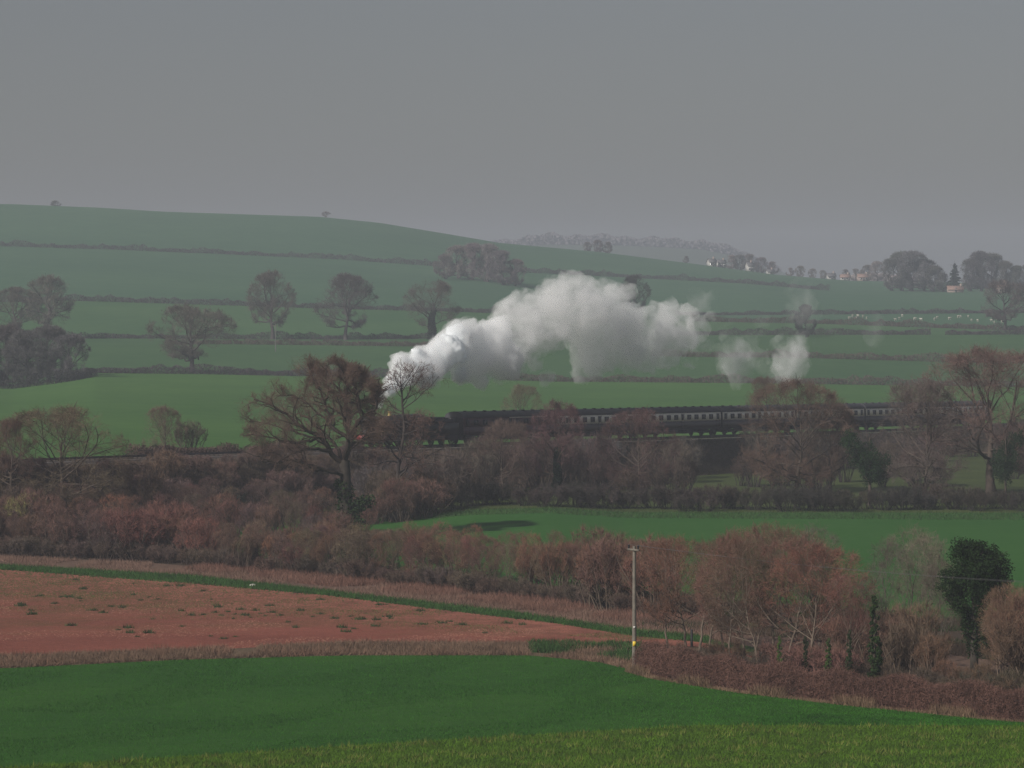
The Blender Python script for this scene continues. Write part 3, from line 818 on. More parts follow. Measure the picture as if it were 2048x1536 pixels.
lab = ['chocolate and cream coach directly behind the dark maroon coach', 'chocolate and cream coach fully in view between the brown trees, second of its colours',
       'chocolate and cream coach running behind the large brown bushy tree', 'chocolate and cream coach seen in the gap right of the bushy tree',
       'chocolate and cream coach mostly hidden behind the red oak on the right', 'chocolate and cream coach last in the train at the right edge']
for i in range(6): coach(20.25 * (i + 1), 'cream', lab[i], GC)

# ------------------------------------------------------------------ hedges
def hedge(name, label, pts, h, w, color, dens=40, size=0.35, group=None, seed=0, core=True, gaps=(), cat='hedge'):
    """pts [(px, D)] along the ground"""
    rng = np.random.default_rng(seed + 100)
    p = np.array(pts, float)
    t = np.linspace(0, 1, 400); px = np.interp(t, np.linspace(0, 1, len(p)), p[:, 0]); D = np.interp(t, np.linspace(0, 1, len(p)), p[:, 1])
    x, y = (px - 1024) / F * D, D
    z = ground(x, y)
    seg = np.hypot(np.diff(x), np.diff(y)); cum = np.concatenate([[0], np.cumsum(seg)]); Lh = cum[-1]
    n = int(Lh * dens * 1.8)
    s = rng.random(n) * Lh
    for g0, g1 in gaps: s = s[(s < g0*Lh) | (s > g1*Lh)]
    n = len(s)
    ks = np.arange(0, Lh + 8, 4.0); hv = 0.62 + 0.70 * rng.random(len(ks))**1.6
    hh = h * np.interp(s, ks, hv) 
    hh *= 0.86 + 0.14 * np.sin(s * 0.9 + 3*np.sin(s*0.31))
    bx_, by_, bz_ = np.interp(s, cum, x), np.interp(s, cum, y), np.interp(s, cum, z)
    i = np.clip(np.searchsorted(cum, s) - 1, 0, len(seg) - 1)
    nx, ny = -(np.diff(y) / seg)[i], (np.diff(x) / seg)[i]
    u = rng.random(n); q = rng.uniform(-1, 1, n) * w / 2 * (1.0 - 0.35 * u**2)
    pos = np.stack([bx_ + nx * q, by_ + ny * q, bz_ + hh * u - 0.1], 1)
    c0 = pos.mean(0); c0[2] = bz_.mean()
    a = rng.standard_normal((n, 3)) + [0, 0, 0.8]; a = unit(a); b = unit(np.cross(a, rng.standard_normal((n, 3))))
    sz = size * (0.6 + 0.9 * rng.random((n, 1)))
    V = np.stack([pos - a*sz*.5 - b*sz*.14, pos - a*sz*.5 + b*sz*.14, pos + a*sz*.6], 1).reshape(-1, 3) - c0
    o = link(name, mesh_np(name, [(V, np.arange(3*n).reshape(-1, 3))], MT), None, color)
    o.location = c0
    return tag(o, label, cat, group)

HB = (0.120, 0.085, 0.076)
HP = (0.080, 0.062, 0.070)  # hedge tone lightened, some distance haze put into the colour
GH = 'field hedges across the hillside'
def along(k, px0, px1, dd=0.0, n=14):
    xs = np.linspace(px0, px1, n)
    return [(a, float(curve_D(k, a)) + dd) for a in xs]
hedge('hedge', 'dark hedge along the top of the bright green field, left of the plume', along(17, 165, 780), 2.2, 2.2, HP, 95, 0.42, GH, 1)
hedge('hedge', 'brown hedge along the top of the bright green field, behind the coaches', along(17, 1000, 2300), 2.0, 2.2, HB, 75, 0.42, GH, 2)
hedge('hedge', 'low brown hedge below the lane, left of the plume', along(18, 330, 1000), 1.6, 2.0, HB, 70, 0.42, GH, 3)
hedge('hedge', 'low brown hedge below the sheep field, sloping gently at the right', along(18, 1300, 2300), 2.0, 2.2, HB, 70, 0.42, GH, 4)
hedge('hedge', 'brown hedge at the feet of the three tall hillside oaks', along(19, -300, 1050), 2.0, 2.2, HP, 70, 0.45, GH, 5)
hedge('hedge', 'dark hedge one field below the sheep', along(19, 1350, 2300), 2.0, 2.2, HP, 70, 0.45, GH, 6, gaps=((.53, .56),))
hedge('hedge', 'long thin hedge across the hill behind the hillside oaks', along(20, -300, 1100), 2.0, 2.2, HP, 60, 0.5, GH, 7)
hedge('hedge', 'pinkish brown hedge just below the sheep', along(20, 1380, 2300), 2.2, 3.2, (0.11, 0.075, 0.066), 60, 0.5, GH, 8)
hedge('hedge', 'thin dark hedge just above the sheep', along(21, 1350, 2300), 1.8, 2.2, HP, 60, 0.5, GH, 9)
hedge('hedge', 'highest hedge, running the length of the hill under the skyline', along(22, -300, 1660), 2.6, 2.4, HP, 50, 0.55, GH, 10)

# ------------------------------------------------------------------ far trees
PB, PT = (0.105, 0.090, 0.092), (0.175, 0.142, 0.142)  # paler greys for the farther trees, haze painted into bark and twigs
GF = 'bare trees on the hillside'
def far(kind, px, D, h, label, w=1.0, name='field_tree', group=GF, **k):
    kw = dict(bark=PB, twig=PT) if kind == 'fd' else dict(bark=(0.07, 0.058, 0.058), twig=(0.125, 0.098, 0.094)); kw.update(k)
    return place(kind, name, px, D, h, 'tree', label, group, w, **kw)
far('fa', 385, 785, 15.6, 'round bare oak standing alone in the dark hedge, left hillside', 1.12, 'oak_tree', rz=0.4)
far('fb', 545, 957, 19.0, 'tallest bare tree, leftmost of three on the brown hedge', 0.92)
far('fc', 692, 957, 18.3, 'wide bare tree, middle of three on the brown hedge', 1.0)
far('td', 862, 962, 17.0, 'bare tree with dark ivied trunk, rightmost of three on the hedge', 1.3, ivy=(0.03, 0.04, 0.028))
far('fb', 100, 945, 17.5, 'bare tree above the dark thicket at the left edge', 1.05)
far('fc', 30, 950, 14.0, 'broad bare tree at the left edge beside a taller one', 1.1)
GT = 'thicket at the left edge of the valley field'
for i, (px, D, h, w) in enumerate(((-60, 745, 13, 1.1), (10, 750, 13.5, 1.1), (55, 742, 12, 1.1), (95, 748, 12.5, 1.0), (140, 740, 10.0, 1.05))):
    far('fd', px, D, h, 'grey bare tree in the dark thicket by the left edge, ' + nth(i), w, 'thicket_tree', GT, bark=(0.06, 0.052, 0.055), twig=(0.095, 0.080, 0.082))
hedge('hedge', 'dark hedge curving round the foot of the left thicket', [(-200, 735), (25, 728), (120, 730), (185, 745)], 2.6, 3.0, (0.04, 0.038, 0.036), 90, 0.45, None, 11)
GK = 'copse trees on the hill behind the plume'
for i, (px, h) in enumerate(((890, 10), (915, 13.5), (945, 15), (975, 15.5), (1005, 14), (1030, 11))):
    far('fd', px, 1370 + random.random()*20, h, 'bare tree in the rounded hill copse behind the plume, ' + nth(i), 1.0, 'copse_tree', GK)
far('fb', 1270, 1090, 14, 'dark tree showing through the gap in the steam', 0.9, bark=(0.03,0.028,0.03), twig=(0.04,0.036,0.038))
far('fd', 1612, 985, 9.5, 'dark bush showing between the last steam puffs', 0.75, 'field_bush', None, bark=(0.02,0.02,0.024), twig=(0.022,0.022,0.026))
far('fa', 2010, 1088, 16, 'bare oak on the pinkish hedge at the right edge', 0.95, 'oak_tree', rz=1.0)
far('fd', 112, 1752, 3.2, 'low bush on the skyline at the far left', 2.0, 'skyline_bush', None)
far('fc', 652, 1775, 3.4, 'small faint bush on the skyline above the hillside oaks', 1.5, 'skyline_bush', None)
for i, (px, h) in enumerate(((1175, 5.5), (1195, 7), (1215, 6.5))):
    far('fd', px, 1835, h, 'bare tree in the small skyline clump above the steam, ' + nth(i), 1.0, 'skyline_tree', 'small skyline clump of trees')
far('fd', 1372, 1850, 4, 'small bush on the skyline just left of the village', 1.0, 'skyline_bush', None)

# village trees
GV = 'trees around the village'
for i, (px, D, h) in enumerate(((1462, 1868, 8), (1480, 1870, 9), (1500, 1872, 10), (1522, 1874, 9), (1545, 1875, 7.5))):
    far('fd', px, D, h, 'bare tree among the white houses at the village left, ' + nth(i), 1.0, 'village_tree', GV)
for i, (px, D, h) in enumerate(((1580, 1880, 5), (1600, 1880, 6.5), (1625, 1882, 5.5), (1645, 1882, 5), (1690, 1885, 6.5), (1710, 1880, 7), (1735, 1870, 9), (1755, 1860, 11))):
    far('fd', px, D, h, 'low bare tree along the middle of the village skyline, ' + nth(i), 1.0, 'village_tree', GV)
for i, (px, D, h, k) in enumerate(((1785, 1560, 15, 'fd'), (1805, 1570, 18, 'fd'), (1825, 1560, 18.5, 'fd'), (1850, 1565, 15, 'fd'), (1868, 1555, 12, 'fd'), (1885, 1560, 8.5, 'fd'))):
    far(k, px, D, h, 'bare tree in the round copse right of the village, ' + nth(i), 1.0, 'copse_tree', 'round copse right of the village', twig=(0.11,0.098,0.10))
place('conifer', 'conifer_tree', 1909, 1600, 12.5, 'tree', 'pointed conifer between the round copse and the tall trees', None, 1.35, ivy=(0.018, 0.03, 0.022))
for i, (px, h) in enumerate(((1942, 15), (1962, 18.5), (1985, 17.5), (2008, 14), (2035, 12), (2060, 13), (2085, 14))):
    far('fd', px, 1570, h, 'tall bare tree in the group right of the conifer, ' + nth(i), 0.95, 'copse_tree', 'tall tree group right of the conifer', twig=(0.11,0.098,0.10))
# wood along the far ridge, distance haze put into its pale grey
rw = np.random.default_rng(44)
n = 26000
px = rw.uniform(850, 1560, n); D = rw.uniform(3380, 3520, n); x = (px-1024)/F*D; z = ground(x, D)
env_h = np.interp(px, [850, 980, 1100, 1280, 1400, 1480, 1560], [3, 6, 10, 8, 9, 7, 3]) * (0.8 + 0.25*np.sin(px*0.09) * np.sin(px*0.037+1))
pts = np.stack([x, D, z + env_h * rw.random(n)**0.7], 1)
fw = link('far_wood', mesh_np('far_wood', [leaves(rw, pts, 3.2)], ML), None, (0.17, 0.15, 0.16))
fw['kind'] = 'stuff'; fw['label'] = 'faint grey wood along the far ridge'
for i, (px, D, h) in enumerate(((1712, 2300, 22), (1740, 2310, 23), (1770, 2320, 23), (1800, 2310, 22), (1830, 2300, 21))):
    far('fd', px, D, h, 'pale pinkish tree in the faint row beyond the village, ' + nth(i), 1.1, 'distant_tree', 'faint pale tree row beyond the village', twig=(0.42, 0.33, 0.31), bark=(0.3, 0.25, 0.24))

# ------------------------------------------------------------------ houses
M['render_wall'] = mat_plain('render_wall', (0.40, 0.385, 0.36), 0.8)
M['brick_wall'] = mat_plain('brick_wall', (0.30, 0.23, 0.20), 0.85)
M['slate'] = mat_plain('slate', (0.10, 0.095, 0.10), 0.7)
M['tile'] = mat_plain('tile', (0.24, 0.15, 0.12), 0.8)
def house(px, D, w, d, h, rz, wall, roof, label, rise=2.4):
    w, d, h, rise = w*0.72, d*0.72, h*0.66, rise*0.7
    x, y, z = at(px, D)
    r = empty('house', (x, y, z - 0.3), label, 'house', 'village houses', rz)
    pm('wall', [bx(-w/2, w/2, -d/2, d/2, 0, h), [(np.array([(-w/2, -d/2, h), (-w/2, d/2, h), (-w/2, 0, h+rise-.1), (w/2, -d/2, h), (w/2, d/2, h), (w/2, 0, h+rise-.1)]), np.array([(0, 1, 2), (5, 4, 3)]))]], M[wall], r)
    W2, D2 = w/2+.3, d/2+.35
    lo = h - 0.3
    V = np.array([(-W2, -D2, lo), (W2, -D2, lo), (W2, 0, h+rise), (-W2, 0, h+rise), (-W2, D2, lo), (W2, D2, lo),
                  (-W2, -D2, lo+.18), (W2, -D2, lo+.18), (W2, 0, h+rise+.2), (-W2, 0, h+rise+.2), (-W2, D2, lo+.18), (W2, D2, lo+.18)])
    rf = pm('roof', [[(V, np.array([(6, 7, 8, 9), (9, 8, 11, 10), (0, 3, 2, 1), (3, 4, 5, 2), (0, 1, 7, 6), (4, 10, 11, 5), (0, 6, 9, 3), (3, 9, 10, 4), (1, 2, 8, 7), (2, 5, 11, 8)]))]], M[roof], r)
    pm('chimney', [bx(w/2-1.3, w/2-.5, -.35, .35, h+rise-.8, h+rise+1.1)], M['brick_wall'], rf)
    for sx in (-0.25, 0.25):
        for zz in ((1.0, 2.1), (3.4, 4.5)):
            if zz[1] > h: continue
            f = pm('window', [bx(w*sx-.6, w*sx+.6, -d/2-.04, -d/2+.02, zz[0], zz[1])], M['white'], r)
            pm('pane', [bx(w*sx-.5, w*sx+.5, -d/2-.06, -d/2-.02, zz[0]+.1, zz[1]-.1)], M['glass'], f)
    pm('door', [bx(-.45, .45, -d/2-.05, -d/2+.02, .3, 2.3)], M['slate'], r)
    return r
house(1423, 1850, 5.5, 6, 4.0, 0.35, 'render_wall', 'slate', 'small white house leftmost in the village')
house(1442, 1856, 6.0, 6, 4.6, 0.25, 'render_wall', 'slate', 'white house beside the leftmost small white house', 2.0)
house(1499, 1840, 4.6, 6, 5.0, 0.3, 'render_wall', 'slate', 'narrow white house in front of the village trees')
house(1540, 1850, 5.0, 5, 2.6, 0.2, 'render_wall', 'slate', 'low white house at the right end of the first tree clump', 1.4)
house(1662, 1862, 6.0, 6, 3.2, 0.1, 'render_wall', 'slate', 'pale house in the middle of the village skyline', 2.0)
house(1690, 1862, 6.5, 6, 3.2, -0.2, 'render_wall', 'tile', 'pale house with tiled roof near the tall round copse', 2.0)
house(1725, 1850, 8, 6, 3.6, 0.15, 'brick_wall', 'tile', 'red tiled brick house just left of the round copse', 2.2)
house(1910, 1545, 9.5, 5, 2.5, 0.05, 'brick_wall', 'tile', 'long low house with orange tiled roof under the conifer', 2.0)
house(2003, 1530, 6, 6, 5.0, 0.1, 'brick_wall', 'tile', 'tall brick house half hidden in the trees at the right', 2.2)

# ------------------------------------------------------------------ sheep
M['stone'] = mat_plain('stone', (0.45, 0.43, 0.38), 0.9)
M['wool'] = mat_plain('wool', (0.42, 0.40, 0.34), 0.95)
def ico(c, r, sub=2):
    import bmesh
    bm = bmesh.new(); bmesh.ops.create_icosphere(bm, subdivisions=sub, radius=1)
    V = np.array([v.co for v in bm.verts]); Fa = np.array([[v.index for v in f.verts] for f in bm.faces]); bm.free()
    return V * np.array(r) + np.array(c), Fa
sh_parts = [ico((0, 0, .62), (.52, .26, .28)), ico((.60, 0, .78), (.17, .10, .11), 1), ico((.47, 0, .74), (.16, .12, .15), 1)]
for sx in (-.32, .32):
    for sy in (-.13, .13): sh_parts += cyl((sx, sy, .2), .04, .42, 'z', 6, .06)
sheep_me = mesh_np('sheep', sh_parts, M['wool'], True)
for px in (1700, 1704, 1710, 1717, 1724, 1733, 1790, 1801, 1806, 1831, 1843, 1868, 1874, 1898, 1916, 1922, 1936, 1943, 1957, 1982, 1989, 1993, 2002, 2010, 2024):
    x, y, z = at(px + random.uniform(-2, 2), random.uniform(1150, 1195))
    o = link('sheep', sheep_me); o.location = (x, y, z); o.rotation_euler = (0, 0, random.uniform(0, 6.28)); o.scale = (random.uniform(.85, 1.1),)*3
    tag(o, 'white sheep grazing in the strip field between two hedges', 'sheep', 'sheep grazing at the right')

# ------------------------------------------------------------------ trees beyond and beside the railway
RB, RT = (0.085, 0.062, 0.052), (0.135, 0.072, 0.058)
place('tc', 'bushy_tree', 1045, 505, 7.5, 'tree', 'thin olive bare tree behind the first coaches', None, 0.95, twig=(0.13, 0.11, 0.075))
place('ta', 'bare_tree', 1530, 545, 8.5, 'tree', 'small bare tree behind the train under the steam puffs', None, 0.8, twig=(0.12, 0.08, 0.06))
place('tc', 'bushy_tree', 325, 400, 6.5, 'tree', 'small bare bush tree behind the track in the green field', None, 0.85, twig=(0.12, 0.085, 0.07))
place('sb', 'bare_shrub', 378, 405, 4.6, 'shrub', 'sparse olive shrub right of the small bush tree', None, 1.3, twig=(0.10, 0.09, 0.06))
hedge('hedge', 'brown scrubby hedge behind the track left of the oak', [(265, DTR[int((265+900)/12)]+12), (400, DTR[int((400+900)/12)]+14), (560, DTR[int((560+900)/12)]+14), (700, DTR[int((700+900)/12)]+14)], 2.6, 3.0, (0.105, 0.07, 0.058), 420, 0.30, None, 12)

# the big oak
OX, OD = 695, 328
def oak():
    rng = np.random.default_rng(77)
    x0, y0, z0 = at(OX, OD)
    def q(zx, zy, dy=0):
        px, py = 450 + zx/4.042, 690 + zy/4.042
        return ((px - OX)/F*(OD+dy), dy, (HZ - py)/F*(OD+dy) - z0)
    trunk = [q(985, 1500), q(978, 1330), q(970, 1180), q(972, 1060), q(965, 960), q(968, 930)]
    limbs = [
        [q(965,960), q(880,890,-.6), q(830,810,-1), q(795,740,-1.4), q(700,690,-1.8), q(560,600,-2.2), q(400,500,-2.4), q(260,440,-2.5)],
        [q(968,930), q(1005,840,.3), q(995,760,.6), q(880,680,1), q(820,600,1.2), q(805,480,1.5), q(760,360,1.7), q(700,250,1.9)],
        [q(968,930), q(1010,820,0), q(1000,700,.3), q(1010,570,.8), q(985,450,1), q(930,370,1.2), q(850,300,1.3), q(780,200,1.4)],
        [q(1005,830), q(1040,700,-.5), q(1080,620,-1), q(1135,570,-1.2), q(1090,500,-1.4), q(1075,400,-1.5), q(1120,300,-1.5), q(1140,180,-1.6)],
        [q(1135,570,-1.2), q(1210,545,-1.5), q(1235,470,-1.8), q(1230,380,-2), q(1255,300,-2.2), q(1270,240,-2.3)],
        [q(985,450,1), q(1080,465,1.5), q(1170,440,2), q(1250,400,2.3), q(1330,350,2.5)],
        [q(985,640,.5), q(960,560,2), q(950,450,3), q(960,330,3.6), q(960,200,4)],
        [q(795,740,-1.4), q(640,790,-2.5), q(520,780,-3), q(340,740,-3.3), q(150,720,-3.5)],
        [q(850,860,-.8), q(700,840,-2.5), q(590,870,-3.2), q(430,950,-3.6), q(300,890,-3.9), q(140,860,-4)],
        [q(972,1050), q(850,1020,-1.5), q(720,985,-2.4), q(640,945,-2.8), q(560,935,-3), q(430,960,-3.2), q(330,940,-3.3)],
        [q(830,810,-1), q(700,750,1), q(540,690,2.2), q(360,640,2.8), q(180,620,3)],
        [q(965,960), q(900,830,2.5), q(780,720,4), q(640,600,5), q(500,480,5.5)],
        [q(968,930), q(1010,800,-2), q(990,620,-3.6), q(940,480,-4.5), q(900,330,-5)],
        [q(1005,830), q(1100,760,2.5), q(1170,640,4), q(1190,480,4.8), q(1180,330,5)],
        [q(1010,840), q(1120,770,-1.5), q(1200,720,-2.4), q(1290,690,-3), q(1380,720,-3.3)],
        [q(985,450,1), q(990,340,.5), q(960,240,0), q(900,130,-.5)],
        [q(985,450,1), q(1040,350,2), q(1040,240,2.5), q(1020,120,2.8)],
        [q(1075,400,-1.5), q(1050,300,-2), q(1080,200,-2.2), q(1100,130,-2.4)],
        [q(760,360,1.7), q(720,300,.8), q(690,230,0), q(700,170,-.6)],
        [q(805,480,1.5), q(830,370,-.5), q(820,260,-1.5), q(830,150,-2)],
        [q(820,600,1.2), q(700,500,1), q(600,430,.6), q(500,400,.3), q(400,430,.2)],
    ]
    def resample(pl, K):
        pl = np.array(pl); d = np.concatenate([[0], np.cumsum(np.linalg.norm(np.diff(pl, axis=0), axis=1))])
        s = np.linspace(0, d[-1], K)
        o = np.stack([np.interp(s, d, pl[:, i]) for i in range(3)], 1)
        w = rng.standard_normal(o.shape) * 0.10; w[0] = 0
        return o + w
    T = np.array(trunk)[None]; TR = np.array([[0.80, 0.62, 0.56, 0.52, 0.50, 0.46]])
    L1 = np.stack([resample(l, 14) for l in limbs])
    r0 = np.array([.27, .25, .30, .26, .15, .14, .16, .15, .17, .20, .14, .2, .2, .17, .12, .14, .13, .10, .09, .12, .11])
    R1 = r0[:, None] * np.linspace(1, 0.20, 14)[None]
    cx, _, cz = q(720, 570)
    env = ((cx, 0, cz), (8.3, 7.2, 6.3))
    l2, r2 = sprout(rng, L1, R1, 17, 0.25, 1.0, 46, 14, 0.27, 0.3, 8, 0.15, 0.05, 0.5, env, False, 0.026)
    l3, r3 = sprout(rng, l2, r2, 9, 0.18, 1.0, 46, 15, 0.50, 0.3, 6, 0.17, 0.03, 0.55, env, False, 0.013)
    l4, r4 = sprout(rng, l3, r3, 5, 0.15, 1.0, 42, 14, 0.60, 0.3, 4, 0.17, 0.05, 0.6, env, False, 0.009)
    r = empty('oak_tree', (x0, y0, z0), 'large bare oak with spreading limbs in front of the locomotive', 'tree')
    link('trunk', mesh_np('oak_trunk', [tubes(T, TR, 12)], MB, True), r, (0.055, 0.045, 0.036))
    link('limbs', mesh_np('oak_limbs', [tubes(L1, R1, 7), tubes(l2, r2, 4)], MB, True), r, (0.062, 0.045, 0.036))
    link('crown', mesh_np('oak_crown', [tubes(l3, r3, 3), ribbons(rng, l4, r4), twigs(rng, l4, r4, 4, 0.42, 0.014)], MT), r, (0.165, 0.108, 0.082))
    c = np.array(q(985, 1500))
    cents = [q(975 + rng.normal(0, 20), v) for v in range(1120, 1500, 30)] + [q(1040, 1330), q(1090, 1290), q(1140, 1260), q(1010, 1400), q(940, 1420), q(1060, 1440)]
    pts = blob_pts(rng, 5200, cents, [(.85, .85, .55)]*13 + [(1.0, .9, .7)]*6, 0.3)
    link('ivy', mesh_np('oak_ivy', [leaves(rng, pts, 0.24)], ML), r, IVY)
oak()

def low_oak():
    """second, slimmer oak whose dome stands in front of the steam"""
    rng = np.random.default_rng(78)
    bx0, bd = 790, 365
    x0, y0, z0 = at(bx0, bd)
    def q(zx, zy, dy=0):
        px, py = 450 + zx/4.042, 690 + zy/4.042
        return ((px - bx0)/F*bd, dy, (HZ - py)/F*bd - z0)
    T = np.array([q(1385,1420), q(1390,1250), q(1395,1120), q(1400,980), q(1420,860), q(1440,760), q(1450,660), q(1440,570), q(1432,470), q(1430,380), q(1420,300)])[None]
    TR = np.linspace(0.27, 0.06, 11)[None]
    def env_at(zx, zy, r): return (q(zx, zy), r)
    up_env = env_at(1500, 420, (3.6, 3.4, 3.6))
    lo_env = env_at(1460, 900, (5.0, 4.2, 4.9))
    la, ra = sprout(rng, T, TR, 17, 0.60, 1.0, 62, 14, 4.6, 0.2, 9, 0.17, 0.02, 0.6, up_env, True, 0.03, 70)
    lb, rb = sprout(rng, T, TR, 22, 0.20, 0.64, 66, 12, 4.6, 0.2, 9, 0.17, 0.0, 0.5, lo_env, True, 0.03)
    L1 = np.concatenate([la, lb]); R1 = np.concatenate([ra, rb])
    l2, r2 = sprout(rng, L1, R1, 8, 0.2, 1.0, 44, 12, 0.42, 0.3, 6, 0.2, 0.05, 0.55, None, False, 0.016)
    l3, r3 = sprout(rng, l2, r2, 6, 0.18, 1.0, 42, 12, 0.48, 0.3, 4, 0.22, 0.04, 0.6, None, False, 0.011)
    r = empty('oak_tree', (x0, y0, z0), 'smaller bare oak whose domed top stands against the white steam', 'tree')
    link('trunk', mesh_np('low_oak_trunk', [tubes(T, TR, 9), tubes(L1, R1, 6), tubes(l2, r2, 4)], MB, True), r, (0.058, 0.045, 0.040))
    link('crown', mesh_np('low_oak_crown', [ribbons(rng, l3, r3), twigs(rng, l3, r3, 7, 0.40, 0.017)], MT), r, (0.165, 0.095, 0.076))
low_oak()

# named trees along the railway
place('tc', 'bare_tree', 115, 338, 10.6, 'tree', 'wide bare olive-brown tree across the track at the left edge', None, 1.4, twig=(0.10, 0.078, 0.055))
place('ta', 'bare_tree', 20, 336, 8.4, 'tree', 'bare tree cut by the left edge above the yellowish bush', None, 0.7, twig=(0.12, 0.075, 0.055))
place('sc', 'willow_bush', 50, 330, 4.0, 'shrub', 'pale yellowish bush at the left edge below the track', None, 0.9, twig=(0.26, 0.22, 0.10), bark=(0.2, 0.17, 0.09))
place('tc', 'bushy_tree', 1275, 395, 10.2, 'tree', 'rounded red-brown tree in front of the second cream coach', None, 0.95, twig=(0.130, 0.074, 0.072))
place('td', 'ivied_tree', 1110, 392, 11.0, 'tree', 'ivy-clad tree with a red-brown top before the maroon coach', None, 0.9, twig=(0.132, 0.068, 0.070), ivy=(0.022, 0.036, 0.022))
place('tc', 'bushy_tree', 1010, 388, 8.8, 'tree', 'grey-brown tree left of the ivy-clad tree by the train', None, 0.95, twig=(0.105, 0.075, 0.065))
place('tc', 'bushy_tree', 1590, 400, 13.6, 'tree', 'largest bushy brown tree, hiding the middle of the train', None, 1.0, twig=(0.136, 0.084, 0.074))
place('tb', 'bare_tree', 1660, 405, 11.0, 'tree', 'paler bare tree against the right of the largest bushy tree', None, 0.8, twig=(0.125, 0.085, 0.068))
place('tc', 'bare_tree', 1845, 396, 13.6, 'tree', 'bare tree with pale branches left of the red oak', None, 0.95, twig=(0.115, 0.082, 0.076))
place('ta', 'oak_tree', 1985, 398, 17.0, 'tree', 'tall red-twigged oak at the right edge above the train', None, 1.3, twig=(0.130, 0.076, 0.070), rz=2.1)
place('tc', 'bushy_tree', 2110, 400, 13, 'tree', 'bushy tree just outside the right of the red oak', None, 1.0)
place('ivytree', 'ivied_tree', 1740, 379, 9.2, 'tree', 'dark green ivy-smothered tree under the right-hand coaches', None, 0.85, ivy=(0.020, 0.044, 0.016))
place('ivytree', 'ivied_tree', 2012, 386, 9.0, 'tree', 'dark green ivied trunk at the right edge of the pasture', None, 0.60, ivy=(0.022, 0.042, 0.018))

GU = 'undergrowth shrubs along the far side of the pasture'
ru = np.random.default_rng(9)
for px in np.arange(745, 2120, 33):
    D = float(curve_D(12, px)) + ru.uniform(1.5, 9)
    place(['sd', 'sc', 'sd'][ru.integers(3)], 'dark_shrub', px + ru.uniform(-12, 12), D, ru.uniform(1.7, 3.0), 'shrub', 'dark low shrub on the far edge of the green pasture, ' + ('by the ivy-clad tree' if px < 1200 else 'under the rounded red-brown tree' if px < 1420 else 'under the largest bushy tree' if px < 1700 else 'under the red oak'), GU, 1.1, bark=(0.04, 0.034, 0.03), twig=(0.055, 0.044, 0.038))
GE = 'scrub trees on the embankment below the train'
for px in np.arange(770, 1240, 30):
    D = float(curve_D(13, px)) + ru.uniform(-10, -2)
    place(['sa', 'sb', 'sc'][ru.integers(3)], 'embankment_shrub', px + ru.uniform(-10, 10), D, ru.uniform(4.2, 6.6), 'shrub', 'bare brown shrub on the embankment right of the big oak', GE, 1.0, twig=(0.100*ru.uniform(.8,1.2), 0.072, 0.068))
for px in np.arange(1180, 2120, 48):
    if 1395 < px < 1490: continue
    D = float(curve_D(13, px)) + ru.uniform(-14, -2)
    place(['sa', 'sb', 'sc'][ru.integers(3)], 'embankment_shrub', px + ru.uniform(-10, 10), D, ru.uniform(3.5, 6.0), 'shrub', 'bare brown shrub under the cream coaches', 'scrub on the bank under the cream coaches', 1.05, twig=(0.098*ru.uniform(.8,1.2), 0.07, 0.068))

GF2 = 'dark shrubs between pasture and bank'
for px in np.arange(1190, 2130, 30):
    if 1870 < px < 2000 or 1380 < px < 1480: continue
    D = float(curve_D(12, px)) * 0.5 + float(curve_D(13, px)) * 0.5 + ru.uniform(-16, 14)
    place(['sa', 'sc', 'sb'][ru.integers(3)], 'dark_shrub', px + ru.uniform(-12, 12), D, ru.uniform(2.6, 4.6), 'shrub', 'dark brown shrub between the pasture and the coaches, ' + ('left of the largest bushy tree' if px < 1480 else 'behind the largest bushy tree' if px < 1720 else 'near the red oak'), GF2, 1.1, bark=(0.045, 0.036, 0.033), twig=(0.085, 0.055, 0.048))
GO = 'brown scrub round the foot of the slimmer oak'
for px, D, h in ((735, 361, 3.4), (752, 358, 2.8), (775, 362, 4.0), (795, 359, 4.4), (815, 363, 3.8), (838, 361, 4.2), (855, 366, 4.4), (720, 345, 2.4), (765, 368, 4.8), (785, 361, 4.6), (806, 358, 3.6), (800, 368, 5.4)):
    place(['sa', 'sc', 'sb'][ru.integers(3)], 'bare_shrub', px, D, h, 'shrub', 'brown shrub round the foot of the smaller oak', GO, 1.1, twig=(0.125*ru.uniform(.85, 1.15), 0.076, 0.058))
# thicket on the left bank
GL = 'shrubs of the bare thicket below the railway at the left'
rows = [(0, 0), (13, 0), (27, 0), (40, 0)]
for j, off in enumerate((3, 14, 26, 38, 50)):
    for px in np.arange(-120, 690, 36 - j):
        D6 = float(curve_D(10, px)) + off + ru.uniform(-3, 3)
        if D6 > float(curve_D(14, px)) - 6: continue
        if px > 400 and 1 <= j <= 2 and px < 600: continue
        red = (j <= 1 and 225 < px < 440)
        h = (ru.uniform(3.6, 4.8) if red else ru.uniform(3.0, 4.8))
        if px > 430 and j == 0: h *= 0.8
        tw = (0.165, 0.075, 0.060) if red else (0.125*ru.uniform(.8, 1.2), 0.074*ru.uniform(.85, 1.1), 0.060)
        if px < 180 and j < 3: tw = (0.14, 0.076, 0.060)
        kd = ['sa', 'sb', 'sc', 'sa', 'se', 'se'][ru.integers(6)]
        place(kd, 'bare_shrub', px + ru.uniform(-12, 12), D6, h * (1.12 if kd in ('tc', 'se') else 1), 'shrub',
              'red-twigged shrub in the reddest patch of the left thicket' if red else 'bare brown shrub in the left thicket, ' + ('at the left edge' if px < 200 else 'behind the reddest patch' if px < 430 else 'left of the big oak') + (', front' if j == 0 else ', further back'),
              'red-twigged shrubs of the left thicket' if red else GL, 1.05, twig=tw)
place('ivytree', 'holly_bush', 478, 345, 4.6, 'shrub', 'dark evergreen bush in the thicket left of the big oak', None, 0.65, ivy=(0.018, 0.028, 0.020))

